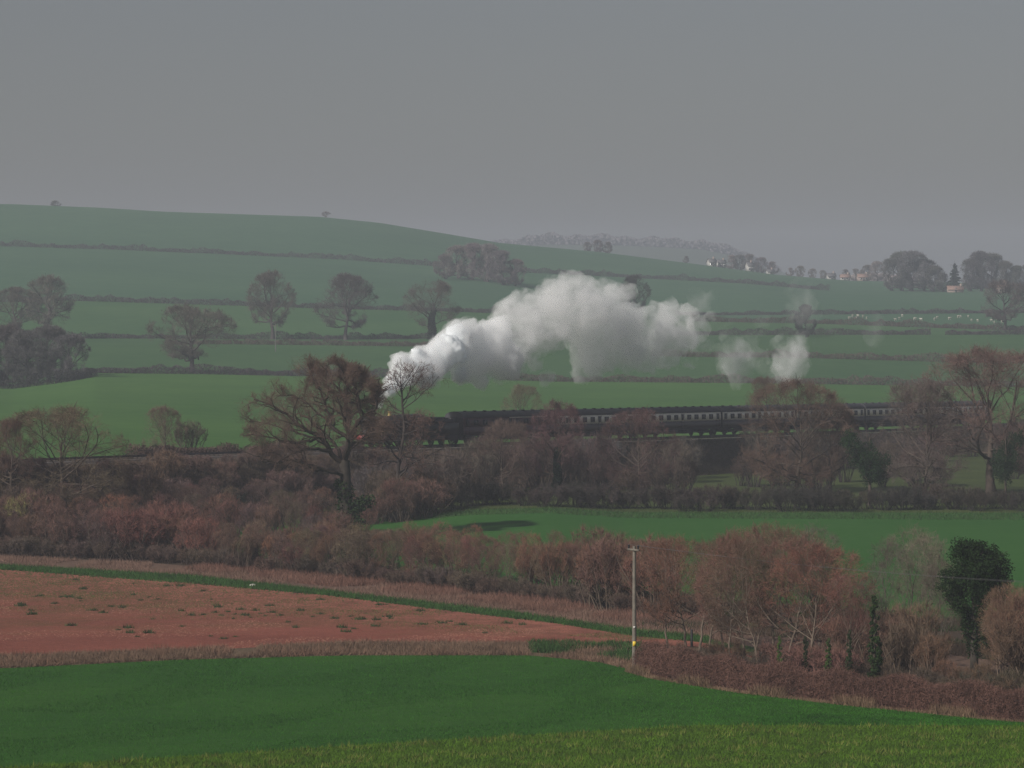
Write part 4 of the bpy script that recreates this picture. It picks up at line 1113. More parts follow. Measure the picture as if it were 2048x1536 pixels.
GL2 = 'low scrub on the railway bank at the left'
for j in range(2):
    for px in np.arange(-100, 770, 30):
        D = float(curve_D(13, px))*(0.75 - 0.4*j) + float(curve_D(14, px))*(0.25 + 0.4*j) + ru.uniform(-1.5, 1.5)
        place(['sa', 'sc', 'sd', 'sb'][ru.integers(4)], 'bank_shrub', px + ru.uniform(-10, 10), D, ru.uniform(1.9, 2.9) - 0.5*j, 'shrub', 'low brown bush on the bank just under the left track', GL2, 1.15, twig=(0.125, 0.078, 0.070))
# hedge of tall shrubs between ploughed field and pasture
GM = 'tall shrubs in the row between ploughed field and pasture'
for j, off in enumerate((2.0, 7.0)):
    for px in np.arange(440, 1330, 25):
        D = float(curve_D(10, px)) + off + ru.uniform(-1.5, 1.5)
        h = np.interp(px, [440, 700, 900, 1010, 1040, 1300], [3.4, 3.8, 4.6, 4.0, 4.5, 5.2]) * ru.uniform(0.82, 1.12)
        place(['sb', 'sa', 'tc', 'sg', 'se', 'sg'][ru.integers(6)], 'hedge_shrub', px + ru.uniform(-9, 9), D, h, 'shrub', 'bare shrub in the row beyond the ploughed field, ' + ('below the big oak' if px < 760 else 'between the oak and the pole' if px < 1010 else 'just left of the pole') + (', front' if j == 0 else ', behind'), GM, 1.0,
              bark=(0.115, 0.088, 0.066), twig=(0.160*ru.uniform(.85, 1.15), 0.090*ru.uniform(.9, 1.1), 0.066))
place('ivypole', 'ivied_stump', 982, 277, 1.9, 'shrub', 'small green ivied stump at the foot of the shrub row', None, 1.3, ivy=(0.05, 0.085, 0.03))
place('ivypole', 'ivied_stump', 1090, 270, 2.3, 'shrub', 'dark ivied stump leaning in the tall shrub row', None, 1.3, ivy=(0.03, 0.045, 0.022))

GF3 = 'low bramble along the foot of the shrubs'
for px in np.arange(-60, 1400, 27):
    place(['sd', 'sc', 'sd'][ru.integers(3)], 'bramble_bush', px + ru.uniform(-9, 9), float(curve_D(10, px)) + ru.uniform(0.4, 2.2), ru.uniform(1.1, 1.9), 'shrub',
          'low bramble bush at the foot of the shrubs, ' + ('below the left thicket' if px < 440 else 'below the big oak' if px < 800 else 'left of the pole' if px < 1270 else 'right of the pole'), GF3, 1.15, bark=(0.07, 0.05, 0.042), twig=(0.110, 0.074, 0.062))
for px in np.arange(-60, 450, 27):
    for off in (9, 15):
        place(['sd', 'sc', 'sa'][ru.integers(3)], 'bare_shrub', px + ru.uniform(-9, 9), float(curve_D(10, px)) + off + ru.uniform(-2, 2), ru.uniform(2.0, 3.0), 'shrub', 'low shrub filling the inside of the left thicket', 'low shrubs inside the left thicket', 1.2, twig=(0.12, 0.075, 0.064))
# right-hand thicket: slim trees, shrubs, ivy
NC = -1
GR = 'slim bare trees of the right-hand copse'
for px, dd, h, k in sorted(((1335, 16, 7.2, 'se'), (1375, 12, 7.8, 'se'), (1420, 9, 8.0, 'se'), (1455, 6, 8.6, 'sf'), (1490, 9, 8.8, 'se'), (1515, 5, 8.6, 'se'), (1548, 10, 9.2, 'sf'), (1575, 6, 8.8, 'se'),
                    (1600, 11, 8.9, 'se'), (1630, 6, 8.3, 'sf'), (1655, 10, 8.0, 'se'), (1690, 6, 7.0, 'sg'), (1510, 15, 8.4, 'sg'), (1400, 17, 7.0, 'se'), (1450, 18, 7.4, 'sg'), (1620, 18, 7.8, 'sg'))):
    D = float(curve_D(6, px)) + dd
    NC += 1
    place(k, 'copse_tree', px, D, h, 'tree', 'slim red-brown bare tree in the copse right of the pole, ' + nth(NC), GR, ru.uniform(.9, 1.25), bark=(0.15, 0.115, 0.088), twig=(0.150*ru.uniform(.8, 1.2), 0.080*ru.uniform(.9, 1.15), 0.062), ivy=(0.07, 0.11, 0.03))
GS = 'sparse grey trees near the dark evergreen'
for i, (px, dd, h) in enumerate(sorted(((1785, 22, 7.8), (1815, 26, 8.4), (1850, 23, 8.2), (1876, 20, 6.8), (1640, 26, 8.2)))):
    D = float(curve_D(6, px)) + dd
    place('sg', 'slim_tree', px, D, h, 'tree', 'sparse grey slim tree against the pasture, ' + nth(i), GS, 1.0, bark=(0.13, 0.11, 0.09), twig=(0.15, 0.12, 0.09))
place('evergreen', 'evergreen_tree', 1950, 214, 8.7, 'tree', 'dark dense evergreen tree standing at the right', None, 1.22, bark=(0.06, 0.05, 0.04), ivy=(0.020, 0.042, 0.012), rz=0.0)
place('ivypole', 'ivied_tree', 1750, float(curve_D(6, 1750)) + 3.2, 6.4, 'tree', 'narrow ivy-covered column of a tree left of the evergreen', None, 0.95, ivy=(0.034, 0.062, 0.018))
place('ivypole', 'ivied_tree', 1560, float(curve_D(6, 1560)) + 1.9, 3.5, 'tree', 'short bright ivied trunk in the right-hand copse', None, 0.9, ivy=(0.09, 0.15, 0.035))
place('ivypole', 'ivied_tree', 1658, float(curve_D(6, 1658)) + 1.9, 3.7, 'tree', 'pale green ivied trunk left of the tall ivy column', None, 1.0, ivy=(0.075, 0.12, 0.035))
place('ivypole', 'ivied_tree', 1612, float(curve_D(6, 1612)) + 2.6, 3.6, 'tree', 'dark ivied trunk between the two bright ivied trunks', None, 0.9, ivy=(0.03, 0.05, 0.02))
place('ivypole', 'ivied_tree', 1700, float(curve_D(6, 1700)) + 3.0, 4.2, 'tree', 'dull green ivied trunk just left of the tall ivy column', None, 0.8, ivy=(0.04, 0.062, 0.022))
GB = 'bare shrubs at the right beside the evergreen'
for px, dd, h, k in ((1700, 8, 4.2, 'sa'), (1725, 13, 4.0, 'sb'), (1770, 9, 4.4, 'sb'), (1795, 12, 4.6, 'sa'), (1820, 8, 4.2, 'sb'), (1845, 12, 4.8, 'sa'), (1870, 8, 3.6, 'sb'), (1895, 6, 2.4, 'sb'), (1925, 5, 2.2, 'sb'),
                    (2005, 8, 5.6, 'sg'), (2030, 12, 6.0, 'sb'), (2035, 8, 6.6, 'se'), (1965, 6, 2.4, 'sb'), (2060, 10, 6.4, 'sb'), (2090, 9, 6, 'sa'), (2120, 10, 6, 'sb')):
    D = float(curve_D(6, px)) + dd
    place(k, 'bare_shrub', px, D, h, 'shrub', 'bare tan shrub ' + ('by the ivy column' if px < 1800 else 'left of the dark evergreen' if px < 1925 else 'right of the dark evergreen'), GB, 1.0, bark=(0.16, 0.115, 0.085), twig=(0.150*ru.uniform(.85, 1.15), 0.090, 0.064))
GN = 'low shrubs behind the trimmed hedge'
for px in np.arange(1340, 2100, 27):
    D = float(curve_D(6, px)) + ru.uniform(3, 7)
    red = 1570 < px < 1690
    place(['sd', 'sc'][ru.integers(2)], 'low_shrub', px, D, ru.uniform(1.5, 2.5) if not red else 2.8, 'shrub',
          'reddish low shrub behind the trimmed hedge' if red else 'low brown shrub behind the trimmed hedge, ' + ('near the pole' if px < 1480 else 'among the ivied trunks' if px < 1720 else 'below the grey slim trees' if px < 1890 else 'in front of the dark evergreen'), 'reddish low shrubs behind the hedge' if red else GN, 1.0,
          twig=(0.15, 0.075, 0.062) if red else (0.098*ru.uniform(.85, 1.15), 0.066, 0.048), bark=(0.08, 0.06, 0.048))

# trimmed field hedge from the pole to the right edge
def trimmed():
    rng = np.random.default_rng(61)
    px = np.concatenate([np.linspace(1284, 1340, 20), np.linspace(1345, 2400, 200)])
    D = np.interp(px, COLS, CD[6]) + 1.0
    x, y = (px-1024)/F*D, D; z = ground(x, y)
    cum = np.concatenate([[0], np.cumsum(np.hypot(np.diff(x), np.diff(y)))]); L = cum[-1]
    n = 100000
    s = rng.random(n)*L; pp = np.interp(s, cum, px)
    hh = np.interp(pp, [1284, 1300, 1400, 1560, 2030, 2400], [1.2, 1.9, 1.9, 1.75, 1.85, 1.9]) * (0.92 + 0.12*np.sin(s*1.3) + 0.10*rng.random(n))
    dx, dy = np.interp(s, cum, np.gradient(x, cum)), np.interp(s, cum, np.gradient(y, cum))
    u = rng.random(n); qd = rng.uniform(-1, 1, n)
    w = 0.75*(1-0.25*u**3)
    pos = np.stack([np.interp(s, cum, x) - dy*qd*w, np.interp(s, cum, y) + dx*qd*w, np.interp(s, cum, z) + u*hh], 1)
    d = unit(rng.standard_normal((n, 3)) + [0, 0, 0.7])
    sd = unit(np.cross(d, rng.standard_normal((n, 3)))) * 0.011
    l = 0.20 + 0.25*rng.random((n, 1))
    c0 = np.array([x[0], y[0], z[0]])
    V = np.stack([pos - d*l*.4 - sd, pos - d*l*.4 + sd, pos + d*l*.6], 1).reshape(-1, 3) - c0
    m = 9000                                                       # dry grass along its foot
    s2 = rng.random(m)*L; dx2, dy2 = np.interp(s2, cum, np.gradient(x, cum)), np.interp(s2, cum, np.gradient(y, cum))
    b = np.stack([np.interp(s2, cum, x) + dy2*(0.7+.5*rng.random(m)), np.interp(s2, cum, y) - dx2*(0.7+.5*rng.random(m)), np.interp(s2, cum, z) - .05], 1)
    d2 = unit(rng.standard_normal((m, 3))*0.4 + [0, 0, 1]); w2 = unit(np.cross(d2, rng.standard_normal((m, 3))))*0.02
    l2 = (0.25 + 0.4*rng.random((m, 1))) * (0.5 + 0.9*(np.sin(s2*0.9) > 0.3))[:, None]
    V2 = np.stack([b - w2, b + w2, b + d2*l2], 1).reshape(-1, 3) - c0
    r = empty('trimmed_hedge', tuple(c0), 'trimmed reddish brown hedge running from the pole to the right', 'hedge')
    link('twigs', mesh_np('trimmed_hedge', [(V, np.arange(3*n).reshape(-1, 3))], MT), r, (0.170, 0.088, 0.068))
    o = link('dry_grass', mesh_np('hedge_grass', [(V2, np.arange(3*m).reshape(-1, 3))], MT), r, (0.24, 0.16, 0.10)); o['kind'] = 'stuff'
trimmed()

# ------------------------------------------------------------------ utility poles
M['pole_wood'] = mat_plain('pole_wood', (0.155, 0.135, 0.11), 0.85, 0, 0.2, 3)
M['yellow'] = mat_plain('yellow', (0.72, 0.52, 0.05), 0.6)
M['wire'] = mat_plain('wire', (0.16, 0.15, 0.16), 0.5, 0.5)
px0, d0 = 1269, 220.5
x0, y0, z0 = at(px0, d0)
pole = empty('utility_pole', (x0, y0, z0), 'wooden utility pole with a short crossarm at the hedge corner', 'utility pole')
pm('shaft', [cyl((0, 0, 3.8), 0.145, 8.0, 'z', 14, 0.105)], M['pole_wood'], pole)
ca = math.radians(-58)
def rotz(prims, a, off=(0, 0, 0)):
    out = []
    for pr in prims:
        o2 = []
        for V, Fa in pr:
            o2.append((np.stack([V[:, 0]*math.cos(a) - V[:, 1]*math.sin(a), V[:, 0]*math.sin(a) + V[:, 1]*math.cos(a), V[:, 2]], 1) + off, Fa))
        out.append(o2)
    return out
arm = pm('crossarm', rotz([bx(-0.62, 0.62, -0.06, 0.06, 7.52, 7.64)], ca, (-.06, -.1, 0)), M['pole_wood'], pole)
for u in (-0.52, 0.52):
    pm('insulator', [cyl((u*math.cos(ca)-.06, u*math.sin(ca)-.1, 7.76), 0.05, 0.24, 'z', 10, 0.07)], M['glass'], arm)
pm('warning_plate', [bx(-0.10, 0.10, -0.165, -0.150, 1.50, 1.80)], M['yellow'], pole)
pm('number_plate', [bx(-0.06, 0.06, -0.16, -0.145, 2.65, 2.75)], M['white'], pole)
x2, y2 = (2500-1024)/F*185, 185.0
for u in (-0.52, 0.52):
    p0 = np.array([x0 + u*math.cos(ca)-.06, y0 + u*math.sin(ca)-.1, z0 + 7.9]); p1 = np.array([x2 + u*.4, y2 + u, float(ground(x2, y2)[0]) + 7.9])
    t = np.linspace(0, 1, 30)[:, None]
    P = (p0*(1-t) + p1*t); P[:, 2] -= 4*0.55*(t*(1-t))[:, 0]
    w_ = link('overhead_wire', mesh_np('overhead_wire', [tubes(P[None]-p0, np.full((1, 30), 0.006), 5)], M['wire'])); w_.location = p0
    tag(w_, 'thin overhead wire from the crossarm tip towards the right' if u > 0 else 'thin overhead wire from the nearer crossarm end, passing the evergreen', 'wire', 'overhead wires')
xb, yb, zb = at(551, 868)
fp = empty('utility_pole', (xb, yb, zb), 'pale distant utility pole standing in the hillside field', 'utility pole')
pm('shaft', [cyl((0, 0, 3.3), 0.12, 7.0, 'z', 10, 0.09)], mat_plain('pale_pole', (0.13, 0.125, 0.115), 0.8), fp)
pm('crossarm', [bx(-0.7, 0.7, -0.06, 0.06, 6.3, 6.42)], M['pole_wood'], fp)

# ------------------------------------------------------------------ ground cover
def blades(name, label, color, pts, h, w, lean=0.35, seed=0):
    rng = np.random.default_rng(seed)
    n = len(pts)
    d = unit(rng.standard_normal((n, 3))*lean + [0, 0, 1]); s = unit(np.cross(d, rng.standard_normal((n, 3))))*w/2
    l = h*(0.5 + 0.9*rng.random((n, 1)))
    c0 = pts.mean(0)
    V = np.stack([pts - s, pts + s, pts + d*l], 1).reshape(-1, 3) - c0
    o = link(name, mesh_np(name, [(V, np.arange(3*n).reshape(-1, 3))], MT), None, color)
    o.location = c0
    o['kind'] = 'stuff'; o['label'] = label
    return o
def strip_pts(k, n, px0, px1, seed, lo=0.0, hi=1.0, power=1.0):
    rng = np.random.default_rng(seed)
    px = rng.uniform(px0, px1, n); s = lo + (hi-lo)*rng.random(n)**power
    D = np.interp(px, COLS, CD[k])*(1-s) + np.interp(px, COLS, CD[k+1])*s
    x = (px-1024)/F*D
    return np.stack([x, D, ground(x, D) - 0.02], 1)
def patchy(pts, sc, thr, seed):
    """keep points where a sum of waves is high, so the cover comes in clumps"""
    r = np.random.default_rng(seed)
    v = np.zeros(len(pts))
    for i in range(7):
        a = r.random()*6.28; f = sc*(0.4+1.4*r.random())
        v += np.sin((pts[:, 0]*math.cos(a) + pts[:, 1]*math.sin(a))*f + r.random()*6.28)
    return pts[v > thr]
blades('crop_blades', 'bright green cereal crop in the nearest corner', (0.080, 0.165, 0.008), strip_pts(4, 90000, -200, 2250, 1, 0.55, 1.0), 0.20, 0.042, 0.7, 1)
blades('crop_blades', 'paler stalks in the nearest bright green crop', (0.15, 0.18, 0.035), patchy(strip_pts(4, 30000, -200, 2250, 2, 0.55, 1.0), 1.6, 1.0, 4), 0.30, 0.05, 0.5, 2)
blades('crop_blades', 'short dark green young crop covering the front field', (0.036, 0.145, 0.010), strip_pts(5, 170000, -200, 2250, 3), 0.10, 0.04, 0.7, 3)
blades('crop_blades', 'darker patches in the short young crop', (0.022, 0.092, 0.008), patchy(strip_pts(5, 120000, -200, 2250, 33), 0.30, 0.3, 34), 0.13, 0.045, 0.7, 33)
blades('bank_grass', 'dry tan grass along the bank below the ploughed field', (0.215, 0.14, 0.095), patchy(strip_pts(6, 70000, -200, 1290, 5), 0.7, -1.8, 6), 0.36, 0.035, 0.7, 5)
blades('bank_bramble', 'dark brown bramble along the bank below the ploughed field', (0.24, 0.14, 0.095), patchy(strip_pts(6, 24000, -200, 1290, 6), 0.9, 1.2, 7), 0.55, 0.04, 0.9, 6)
blades('nettle_patch', 'bright green nettles on the bank left of the pole', (0.040, 0.095, 0.022), patchy(strip_pts(6, 9000, 1060, 1285, 8, 0.3, 1.0), 0.8, -1.5, 9), 0.42, 0.09, 0.6, 7)
blades('margin_grass', 'green grass margin along the far edge of the ploughed field', (0.042, 0.105, 0.022), strip_pts(8, 40000, -200, 1420, 10, -0.3, 0.9), 0.30, 0.05, 0.5, 8)
blades('dead_grass', 'pinkish dead grass and bracken under the shrub row', (0.235, 0.145, 0.108), patchy(strip_pts(9, 80000, -200, 1480, 11, -0.1, 0.9), 0.5, -1.0, 31), 0.38, 0.035, 0.5, 9)
blades('dead_grass', 'reddish bracken stems under the shrub row', (0.22, 0.115, 0.085), patchy(strip_pts(9, 50000, 300, 1480, 12, 0.3, 1.2), 0.4, -0.5, 13), 0.55, 0.035, 0.45, 10)
blades('undergrowth', 'brown dead stems and bramble under the right-hand copse', (0.105, 0.074, 0.052), patchy(strip_pts(10, 70000, 1280, 2300, 51, -0.6, 1.0), 0.8, -1.2, 52), 0.6, 0.03, 0.6, 51)
blades('undergrowth', 'low dark green growth under the right-hand copse', (0.042, 0.066, 0.022), patchy(strip_pts(10, 40000, 1280, 2300, 53, -0.6, 1.0), 0.6, 0.8, 54), 0.4, 0.06, 0.6, 52)
blades('edge_grass', 'fine grass along the far edge of the green pasture', (0.05, 0.10, 0.03), strip_pts(11, 16000, 700, 2200, 14, 0.9, 1.0), 0.35, 0.05, 0.5, 11)
blades('bank_grass', 'dry grass on the embankment under the left track', (0.135, 0.10, 0.066), strip_pts(13, 60000, -200, 1250, 15, 0.0, 1.0), 0.42, 0.022, 0.6, 12)
blades('bank_grass', 'rough dark grass on the embankment under the coaches', (0.085, 0.075, 0.045), strip_pts(13, 40000, 1200, 2300, 16, 0.0, 1.0), 0.45, 0.05, 0.6, 13)

def clods(name, label, color, pts, size, seed):
    rng = np.random.default_rng(seed)
    n = len(pts); a = rng.random(n)*6.28
    s = size*(0.5 + rng.random((n, 1)))
    u = np.stack([np.cos(a), np.sin(a), 0*a], 1)*s; v = np.stack([-np.sin(a), np.cos(a), 0*a], 1)*s*0.7
    t = np.stack([rng.normal(0, .2, n), rng.normal(0, .2, n), 0.55+0*a], 1)*s
    c0 = pts.mean(0)
    V = np.stack([pts-u-v, pts+u-v, pts+u+v, pts-u+v, pts+t], 1) - c0
    b = (np.arange(n)*5)[:, None]
    Fa = np.concatenate([b + np.array([[i, (i+1) % 4, 4]]) for i in range(4)])
    o = link(name, mesh_np(name, [(V.reshape(-1, 3), Fa)], MT), None, color); o.location = c0
    o['kind'] = 'stuff'; o['label'] = label
clods('soil_clods', 'loose clods on the bare red soil', (0.30, 0.115, 0.080), strip_pts(7, 60000, -200, 1420, 41), 0.085, 41)
clods('soil_clods', 'paler clods and stones on the bare red soil', (0.40, 0.185, 0.125), patchy(strip_pts(7, 30000, -200, 1420, 42), 0.35, 0.8, 43), 0.075, 42)
blades('stubble', 'sparse green-brown stubble on the upper part of the ploughed field', (0.13, 0.13, 0.045), patchy(strip_pts(7, 60000, -200, 1420, 44, 0.35, 1.0, 0.6), 0.45, 0.9, 45), 0.12, 0.05, 0.8, 44)
# weeds standing on the ploughed soil, one thing each
rwd = np.random.default_rng(21)
tuft_me = []
for v in range(4):
    n = 70
    b = rwd.standard_normal((n, 3))*[0.22, 0.15, 0]
    d = unit(rwd.standard_normal((n, 3))*0.7 + [0, 0, 1]); s = unit(np.cross(d, rwd.standard_normal((n, 3))))*0.03
    l = 0.15 + 0.22*rwd.random((n, 1))
    tuft_me.append(mesh_np('weed_tuft', [(np.stack([b-s, b+s, b+d*l], 1).reshape(-1, 3), np.arange(3*n).reshape(-1, 3))], MT))
spots = [(70, 1193), (80, 1192), (41, 1210), (60, 1222), (40, 1213), (120, 1195), (137, 1195), (158, 1198), (160, 1203), (108, 1208), (62, 1230), (185, 1222), (205, 1227), (220, 1214), (243, 1216), (265, 1190),
         (297, 1195), (314, 1199), (280, 1201), (304, 1240), (363, 1255), (235, 1262), (259, 1268), (255, 1258), (295, 1268), (140, 1253), (273, 1276), (362, 1223), (382, 1232), (405, 1231), (422, 1199), (434, 1215), (430, 1226),
         (443, 1232), (466, 1239), (455, 1225), (470, 1230), (480, 1220), (490, 1232), (500, 1236), (510, 1222), (520, 1228), (530, 1233), (545, 1226), (560, 1232), (538, 1212), (600, 1222), (625, 1235), (640, 1229), (670, 1238),
         (575, 1246), (590, 1257), (680, 1256), (690, 1266), (420, 1275), (445, 1280), (470, 1276), (700, 1234), (720, 1240), (684, 1257), (708, 1260), (752, 1254), (752, 1241), (778, 1235), (780, 1238), (846, 1250),
         (900, 1244), (925, 1251), (970, 1268), (1015, 1247), (1045, 1250), (360, 1172), (333, 1172), (405, 1182), (265, 1168), (150, 1160), (165, 1178), (592, 1186), (640, 1200), (760, 1210), (840, 1222), (885, 1247)]
for i, (px, py) in enumerate(spots):
    k = 7
    Dn, Df = float(curve_D(7, px)), float(curve_D(8, px))
    D = F*22.45/(py - HZ)
    D = min(max(D, Dn + 1), Df - 0.5)
    x, y, z = at(px, D)
    o = link('weed_tuft', tuft_me[i % 4], None, (0.060, 0.085, 0.030)); o.location = (x, y, z - .02); o.rotation_euler = (0, 0, rwd.random()*6.28)
    sc = rwd.uniform(0.5, 1.25); o.scale = (sc, sc, sc)
    tag(o, 'dark green weed tuft on the bare red soil', 'weed', 'weed tufts on the ploughed field')
x, y, z = at(505, float(curve_D(8, 505)) + 1.5)
st = link('pale_stone', mesh_np('pale_stone', [ico((0, 0, .06), (.30, .2, .15), 2)], M['stone'])); st.location = (x, y, z)
tag(st, 'small pale stone lying on the grass margin of the ploughed field', 'stone')
x, y, z = at(1384, float(curve_D(7, 1384)))
gp = link('gate_post', mesh_np('gate_post', cyl((0, 0, .5), .09, 1.3, 'z', 8, .08), M['under'])); gp.location = (x, y, z)
tag(gp, 'short dark post at the end of the ploughed field', 'post')

# ------------------------------------------------------------------ steam
def steam_material(name, d0, color=(0.996, 0.9985, 0.9995), aniso=0.0):
    m = bpy.data.materials.new(name); m.use_nodes = True
    t = m.node_tree; t.nodes.clear()
    v = t.nodes.new('ShaderNodeVolumePrincipled')
    v.inputs['Color'].default_value = (*color, 1)
    v.inputs['Density'].default_value = d0
    v.inputs['Anisotropy'].default_value = aniso
    v.inputs['Density Attribute'].default_value = ''
    o = t.nodes.new('ShaderNodeOutputMaterial')
    t.links.new(v.outputs[0], o.inputs['Volume'])
    return m

def wisp_material(name, d0, scale, lo, hi, color=(0.99, 0.99, 0.992), rate=0.5, fade=True):
    m = steam_material(name, d0, color)
    t = m.node_tree
    v = [n for n in t.nodes if n.type == 'PRINCIPLED_VOLUME'][0]
    tc = t.nodes.new('ShaderNodeTexCoord')
    n = t.nodes.new('ShaderNodeTexNoise')
    n.inputs['Scale'].default_value = scale
    n.inputs['Detail'].default_value = 4
    n.inputs['Distortion'].default_value = 0.6
    t.links.new(tc.outputs['Object'], n.inputs['Vector'])
    mr = t.nodes.new('ShaderNodeMapRange')
    mr.interpolation_type = 'SMOOTHSTEP'
    mr.inputs['From Min'].default_value = lo
    mr.inputs['From Max'].default_value = hi
    mr.inputs['To Max'].default_value = d0
    src = n.outputs[0]
    if fade:                                   # thinner away from the puff's middle
        sb = t.nodes.new('ShaderNodeVectorMath'); sb.operation = 'DISTANCE'
        sb.inputs[1].default_value = (0.5, 0.5, 0.5)
        t.links.new(tc.outputs['Generated'], sb.inputs[0])
        mm = t.nodes.new('ShaderNodeMath'); mm.operation = 'MULTIPLY_ADD'
        mm.inputs[1].default_value = -0.45
        t.links.new(sb.outputs['Value'], mm.inputs[0])
        t.links.new(src, mm.inputs[2])
        src = mm.outputs[0]
    t.links.new(src, mr.inputs['Value'])
    t.links.new(mr.outputs[0], v.inputs['Density'])
    m.cycles.volume_step_rate = rate
    return m

def cloud_mesh(name, puffs, voxel, seed, disp, mat, sub=True, depth=1.0):
    """puffs (px, py, r in photo pixels): lumps welded by a voxel remesh, then roughened at two scales"""
    rng = np.random.default_rng(seed)
    parts = []
    cs = []
    base = ico((0, 0, 0), (1, 1, 1), 2)
    for px, py, r in puffs:
        t = float(track_t((px - 1024)/F)); D = TY0 + TS*t
        m_ = D/F
        R_ = r*m_
        c = np.array([(px-1024)*m_, D + rng.normal(0, 0.25)*R_*depth, (HZ-py)*m_])
        cs.append((c, R_))
        parts.append((base[0]*[R_, R_*depth, R_] + c, base[1]))
        if sub:
            for k in range(34):
                d = unit(rng.standard_normal((1, 3)))[0]
                rr = R_*(0.12 + 0.26*rng.random()**1.5)
                parts.append((base[0]*rr + c + d*[1, depth, 1]*R_*0.88, base[1]))
    c0 = np.mean([c for c, _ in cs], 0)
    me = mesh_np(name + '_lumps', [(V - c0, Fa) for V, Fa in parts], mat)
    o = bpy.data.objects.new('tmp', me); COL.objects.link(o)
    rm = o.modifiers.new('r', 'REMESH'); rm.mode = 'VOXEL'; rm.voxel_size = voxel
    for s, a in disp:
        tx = bpy.data.textures.new('n', 'CLOUDS'); tx.noise_scale = s; tx.noise_depth = 3
        dm = o.modifiers.new('d', 'DISPLACE'); dm.texture = tx; dm.strength = a; dm.mid_level = 0.5; dm.texture_coords = 'LOCAL'
    dg = bpy.context.evaluated_depsgraph_get(); dg.update()
    out = bpy.data.meshes.new_from_object(o.evaluated_get(dg))
    bpy.data.objects.remove(o)
    out.materials.clear(); out.materials.append(mat)
    ob = link(name, out); ob.location = c0
    return ob

P1 = [(758,812,6),(762,803,8),(768,790,12),(778,778,16),(790,762,22),(806,745,28),(800,722,18),(825,738,32),(850,735,34),(838,714,20),(832,704,12),(870,722,36),(880,694,22),(900,700,42),(915,672,30),(938,662,24),(945,648,10),(945,712,46),(980,690,42),(995,662,30),(1005,718,42),(968,660,20),
      (860,765,14),(920,750,20),(960,762,16),(845,770,12)]
P2 = [(1015,690,48),(1025,640,44),(1045,608,28),(1045,660,50),(1090,640,56),(1080,676,32),(1050,704,26),(1110,596,40),(1135,572,28),(1160,578,26),(1150,618,60),(1182,672,50),(1200,605,42),(1200,645,62),(1230,590,26),(1252,585,18),(1240,650,46),(1172,715,33),(1165,745,22),(1202,708,42),(1230,702,36),(1190,750,14),(1072,730,15),(1092,752,14),(1088,766,8),(1020,733,20),(1005,748,16)]
P3 = [(1255,640,40),(1262,690,46),(1300,662,50),(1330,690,46),(1345,650,44),(1372,628,22),(1372,672,30),(1290,715,34),(1255,735,18),(1340,720,24),(1310,745,12)]
mc = bpy.data.materials.new('steam_heart'); mc.use_nodes = True
tcn = mc.node_tree; tcn.nodes.clear()
df = tcn.nodes.new('ShaderNodeBsdfDiffuse'); df.inputs['Color'].default_value = (0.925, 0.95, 0.965, 1)
tl_ = tcn.nodes.new('ShaderNodeBsdfTranslucent'); tl_.inputs['Color'].default_value = (0.925, 0.95, 0.965, 1)
mxs = tcn.nodes.new('ShaderNodeMixShader'); mxs.inputs[0].default_value = 0.5
oo = tcn.nodes.new('ShaderNodeOutputMaterial')
tcn.links.new(df.outputs[0], mxs.inputs[1]); tcn.links.new(tl_.outputs[0], mxs.inputs[2]); tcn.links.new(mxs.outputs[0], oo.inputs['Surface'])
ST = 'white steam trailing from the locomotive chimney'
s1 = cloud_mesh('steam_plume', P1, 0.22, 1, ((1.3, 0.55), (0.45, 0.42)), steam_material('steam_dense', 1.0)); s1['kind'] = 'stuff'; s1['label'] = 'dense white steam billowing from the locomotive chimney'
core = cloud_mesh('steam_heart', [(px, py, r*0.72) for px, py, r in P1[3:] if px < 925], 0.25, 9, ((1.4, 0.7), (0.5, 0.5), (0.22, 0.2)), mc)
core.parent = s1; core.location = core.location - s1.location
for pl in core.data.polygons: pl.use_smooth = True
s2 = cloud_mesh('steam_plume', P2, 0.28, 2, ((1.8, 1.0), (0.55, 0.75)), steam_material('steam_mid', 0.17, (0.999, 0.999, 0.999))); s2['kind'] = 'stuff'; s2['label'] = 'tall grey-white billow of steam above the coaches'
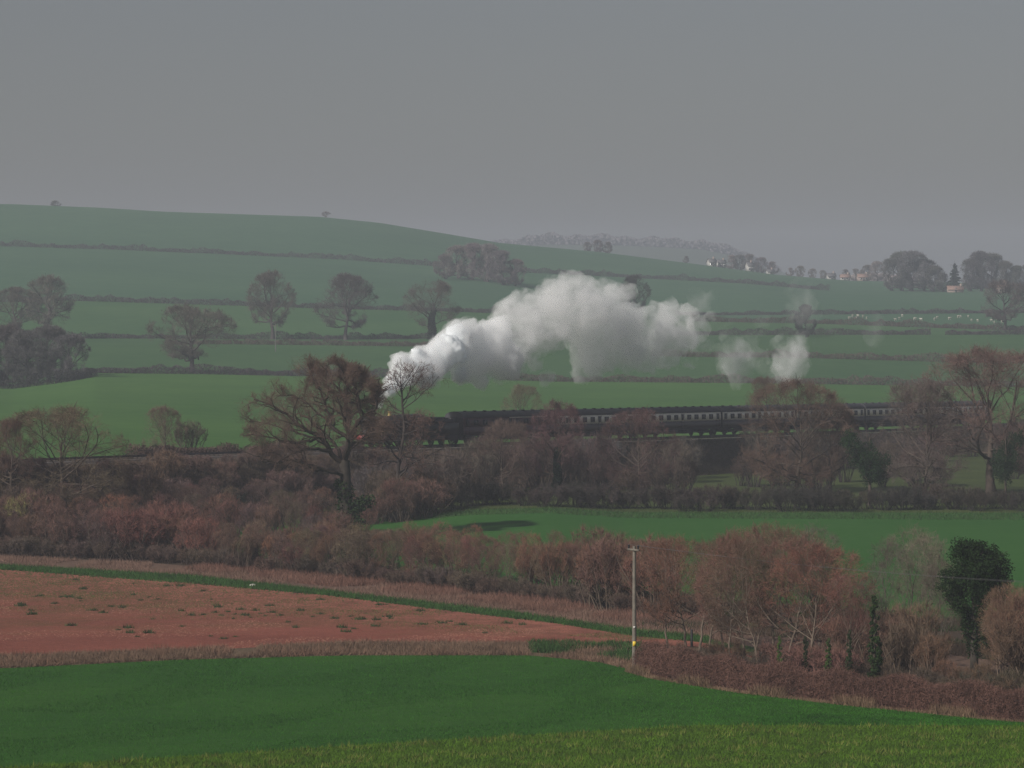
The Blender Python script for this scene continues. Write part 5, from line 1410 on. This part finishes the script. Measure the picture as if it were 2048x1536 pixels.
s3 = cloud_mesh('steam_plume', P3, 0.35, 3, ((2.2, 1.8), (0.7, 1.2)), wisp_material('steam_thin', 0.50, 0.38, 0.36, 0.62, rate=0.5, fade=False)); s3['kind'] = 'stuff'; s3['label'] = 'thinning grey end of the steam plume'
VEIL = [(px+3, py, r*1.22) for px, py, r in P1[4:] + P2] + [(1395, 655, 28), (1400, 690, 24), (1420, 640, 20), (1380, 720, 22)]
sv = cloud_mesh('steam_veil', VEIL, 0.35, 8, ((1.6, 1.2), (0.6, 0.8)), wisp_material('steam_veil', 0.45, 0.50, 0.46, 0.66, rate=0.25, fade=False), sub=False); sv['kind'] = 'stuff'; sv['label'] = 'ragged thin veil of steam around the dense plume'
PA = [(1470,690,28),(1465,715,38),(1482,735,34),(1445,705,26),(1495,752,20),(1475,768,14),(1455,675,16)]
PB_ = [(1580,728,38),(1568,700,30),(1595,690,28),(1585,755,22),(1578,775,12),(1605,712,24),(1560,745,20),(1612,680,20),(1545,715,18)]
PC_ = [(1600,605,34),(1605,572,22),(1618,632,26),(1585,640,22),(1630,655,16)]
PD_ = [(1750,668,26),(1757,638,20),(1745,688,14)]
PE_ = [(1400,605,26),(1420,596,18),(1385,615,20)]
PG_ = [(1425,655,30),(1435,690,26),(1420,720,24),(1510,715,26),(1530,740,22),(1500,680,20),(1455,640,18),(1640,700,22),(1650,665,18)]
PF_ = [(1525,640,18),(1530,660,14)]
for i, (pp, dn, lb) in enumerate(((PA, 0.11, 'loose steam puff left of the dark bush'), (PB_, 0.13, 'steam puff hanging just above the bushy brown tree'), (PC_, 0.035, 'faint steam wisp high above the bushy brown tree'),
                                 (PD_, 0.03, 'last faint steam wisp far right of the plume'), (PE_, 0.045, 'thin shreds of steam beyond the end of the plume'), (PF_, 0.035, 'small faint steam wisp between the two lower puffs'), (PG_, 0.035, 'torn thin steam shreds joining the plume end to the loose puffs'))):
    o = cloud_mesh('steam_puff', pp, 0.3, 10+i, ((2.0, 1.7), (0.7, 0.9)), wisp_material('steam_wisp', dn*2.5, 0.42, 0.22, 0.60))
    tag(o, lb, 'steam', 'loose puffs of steam')
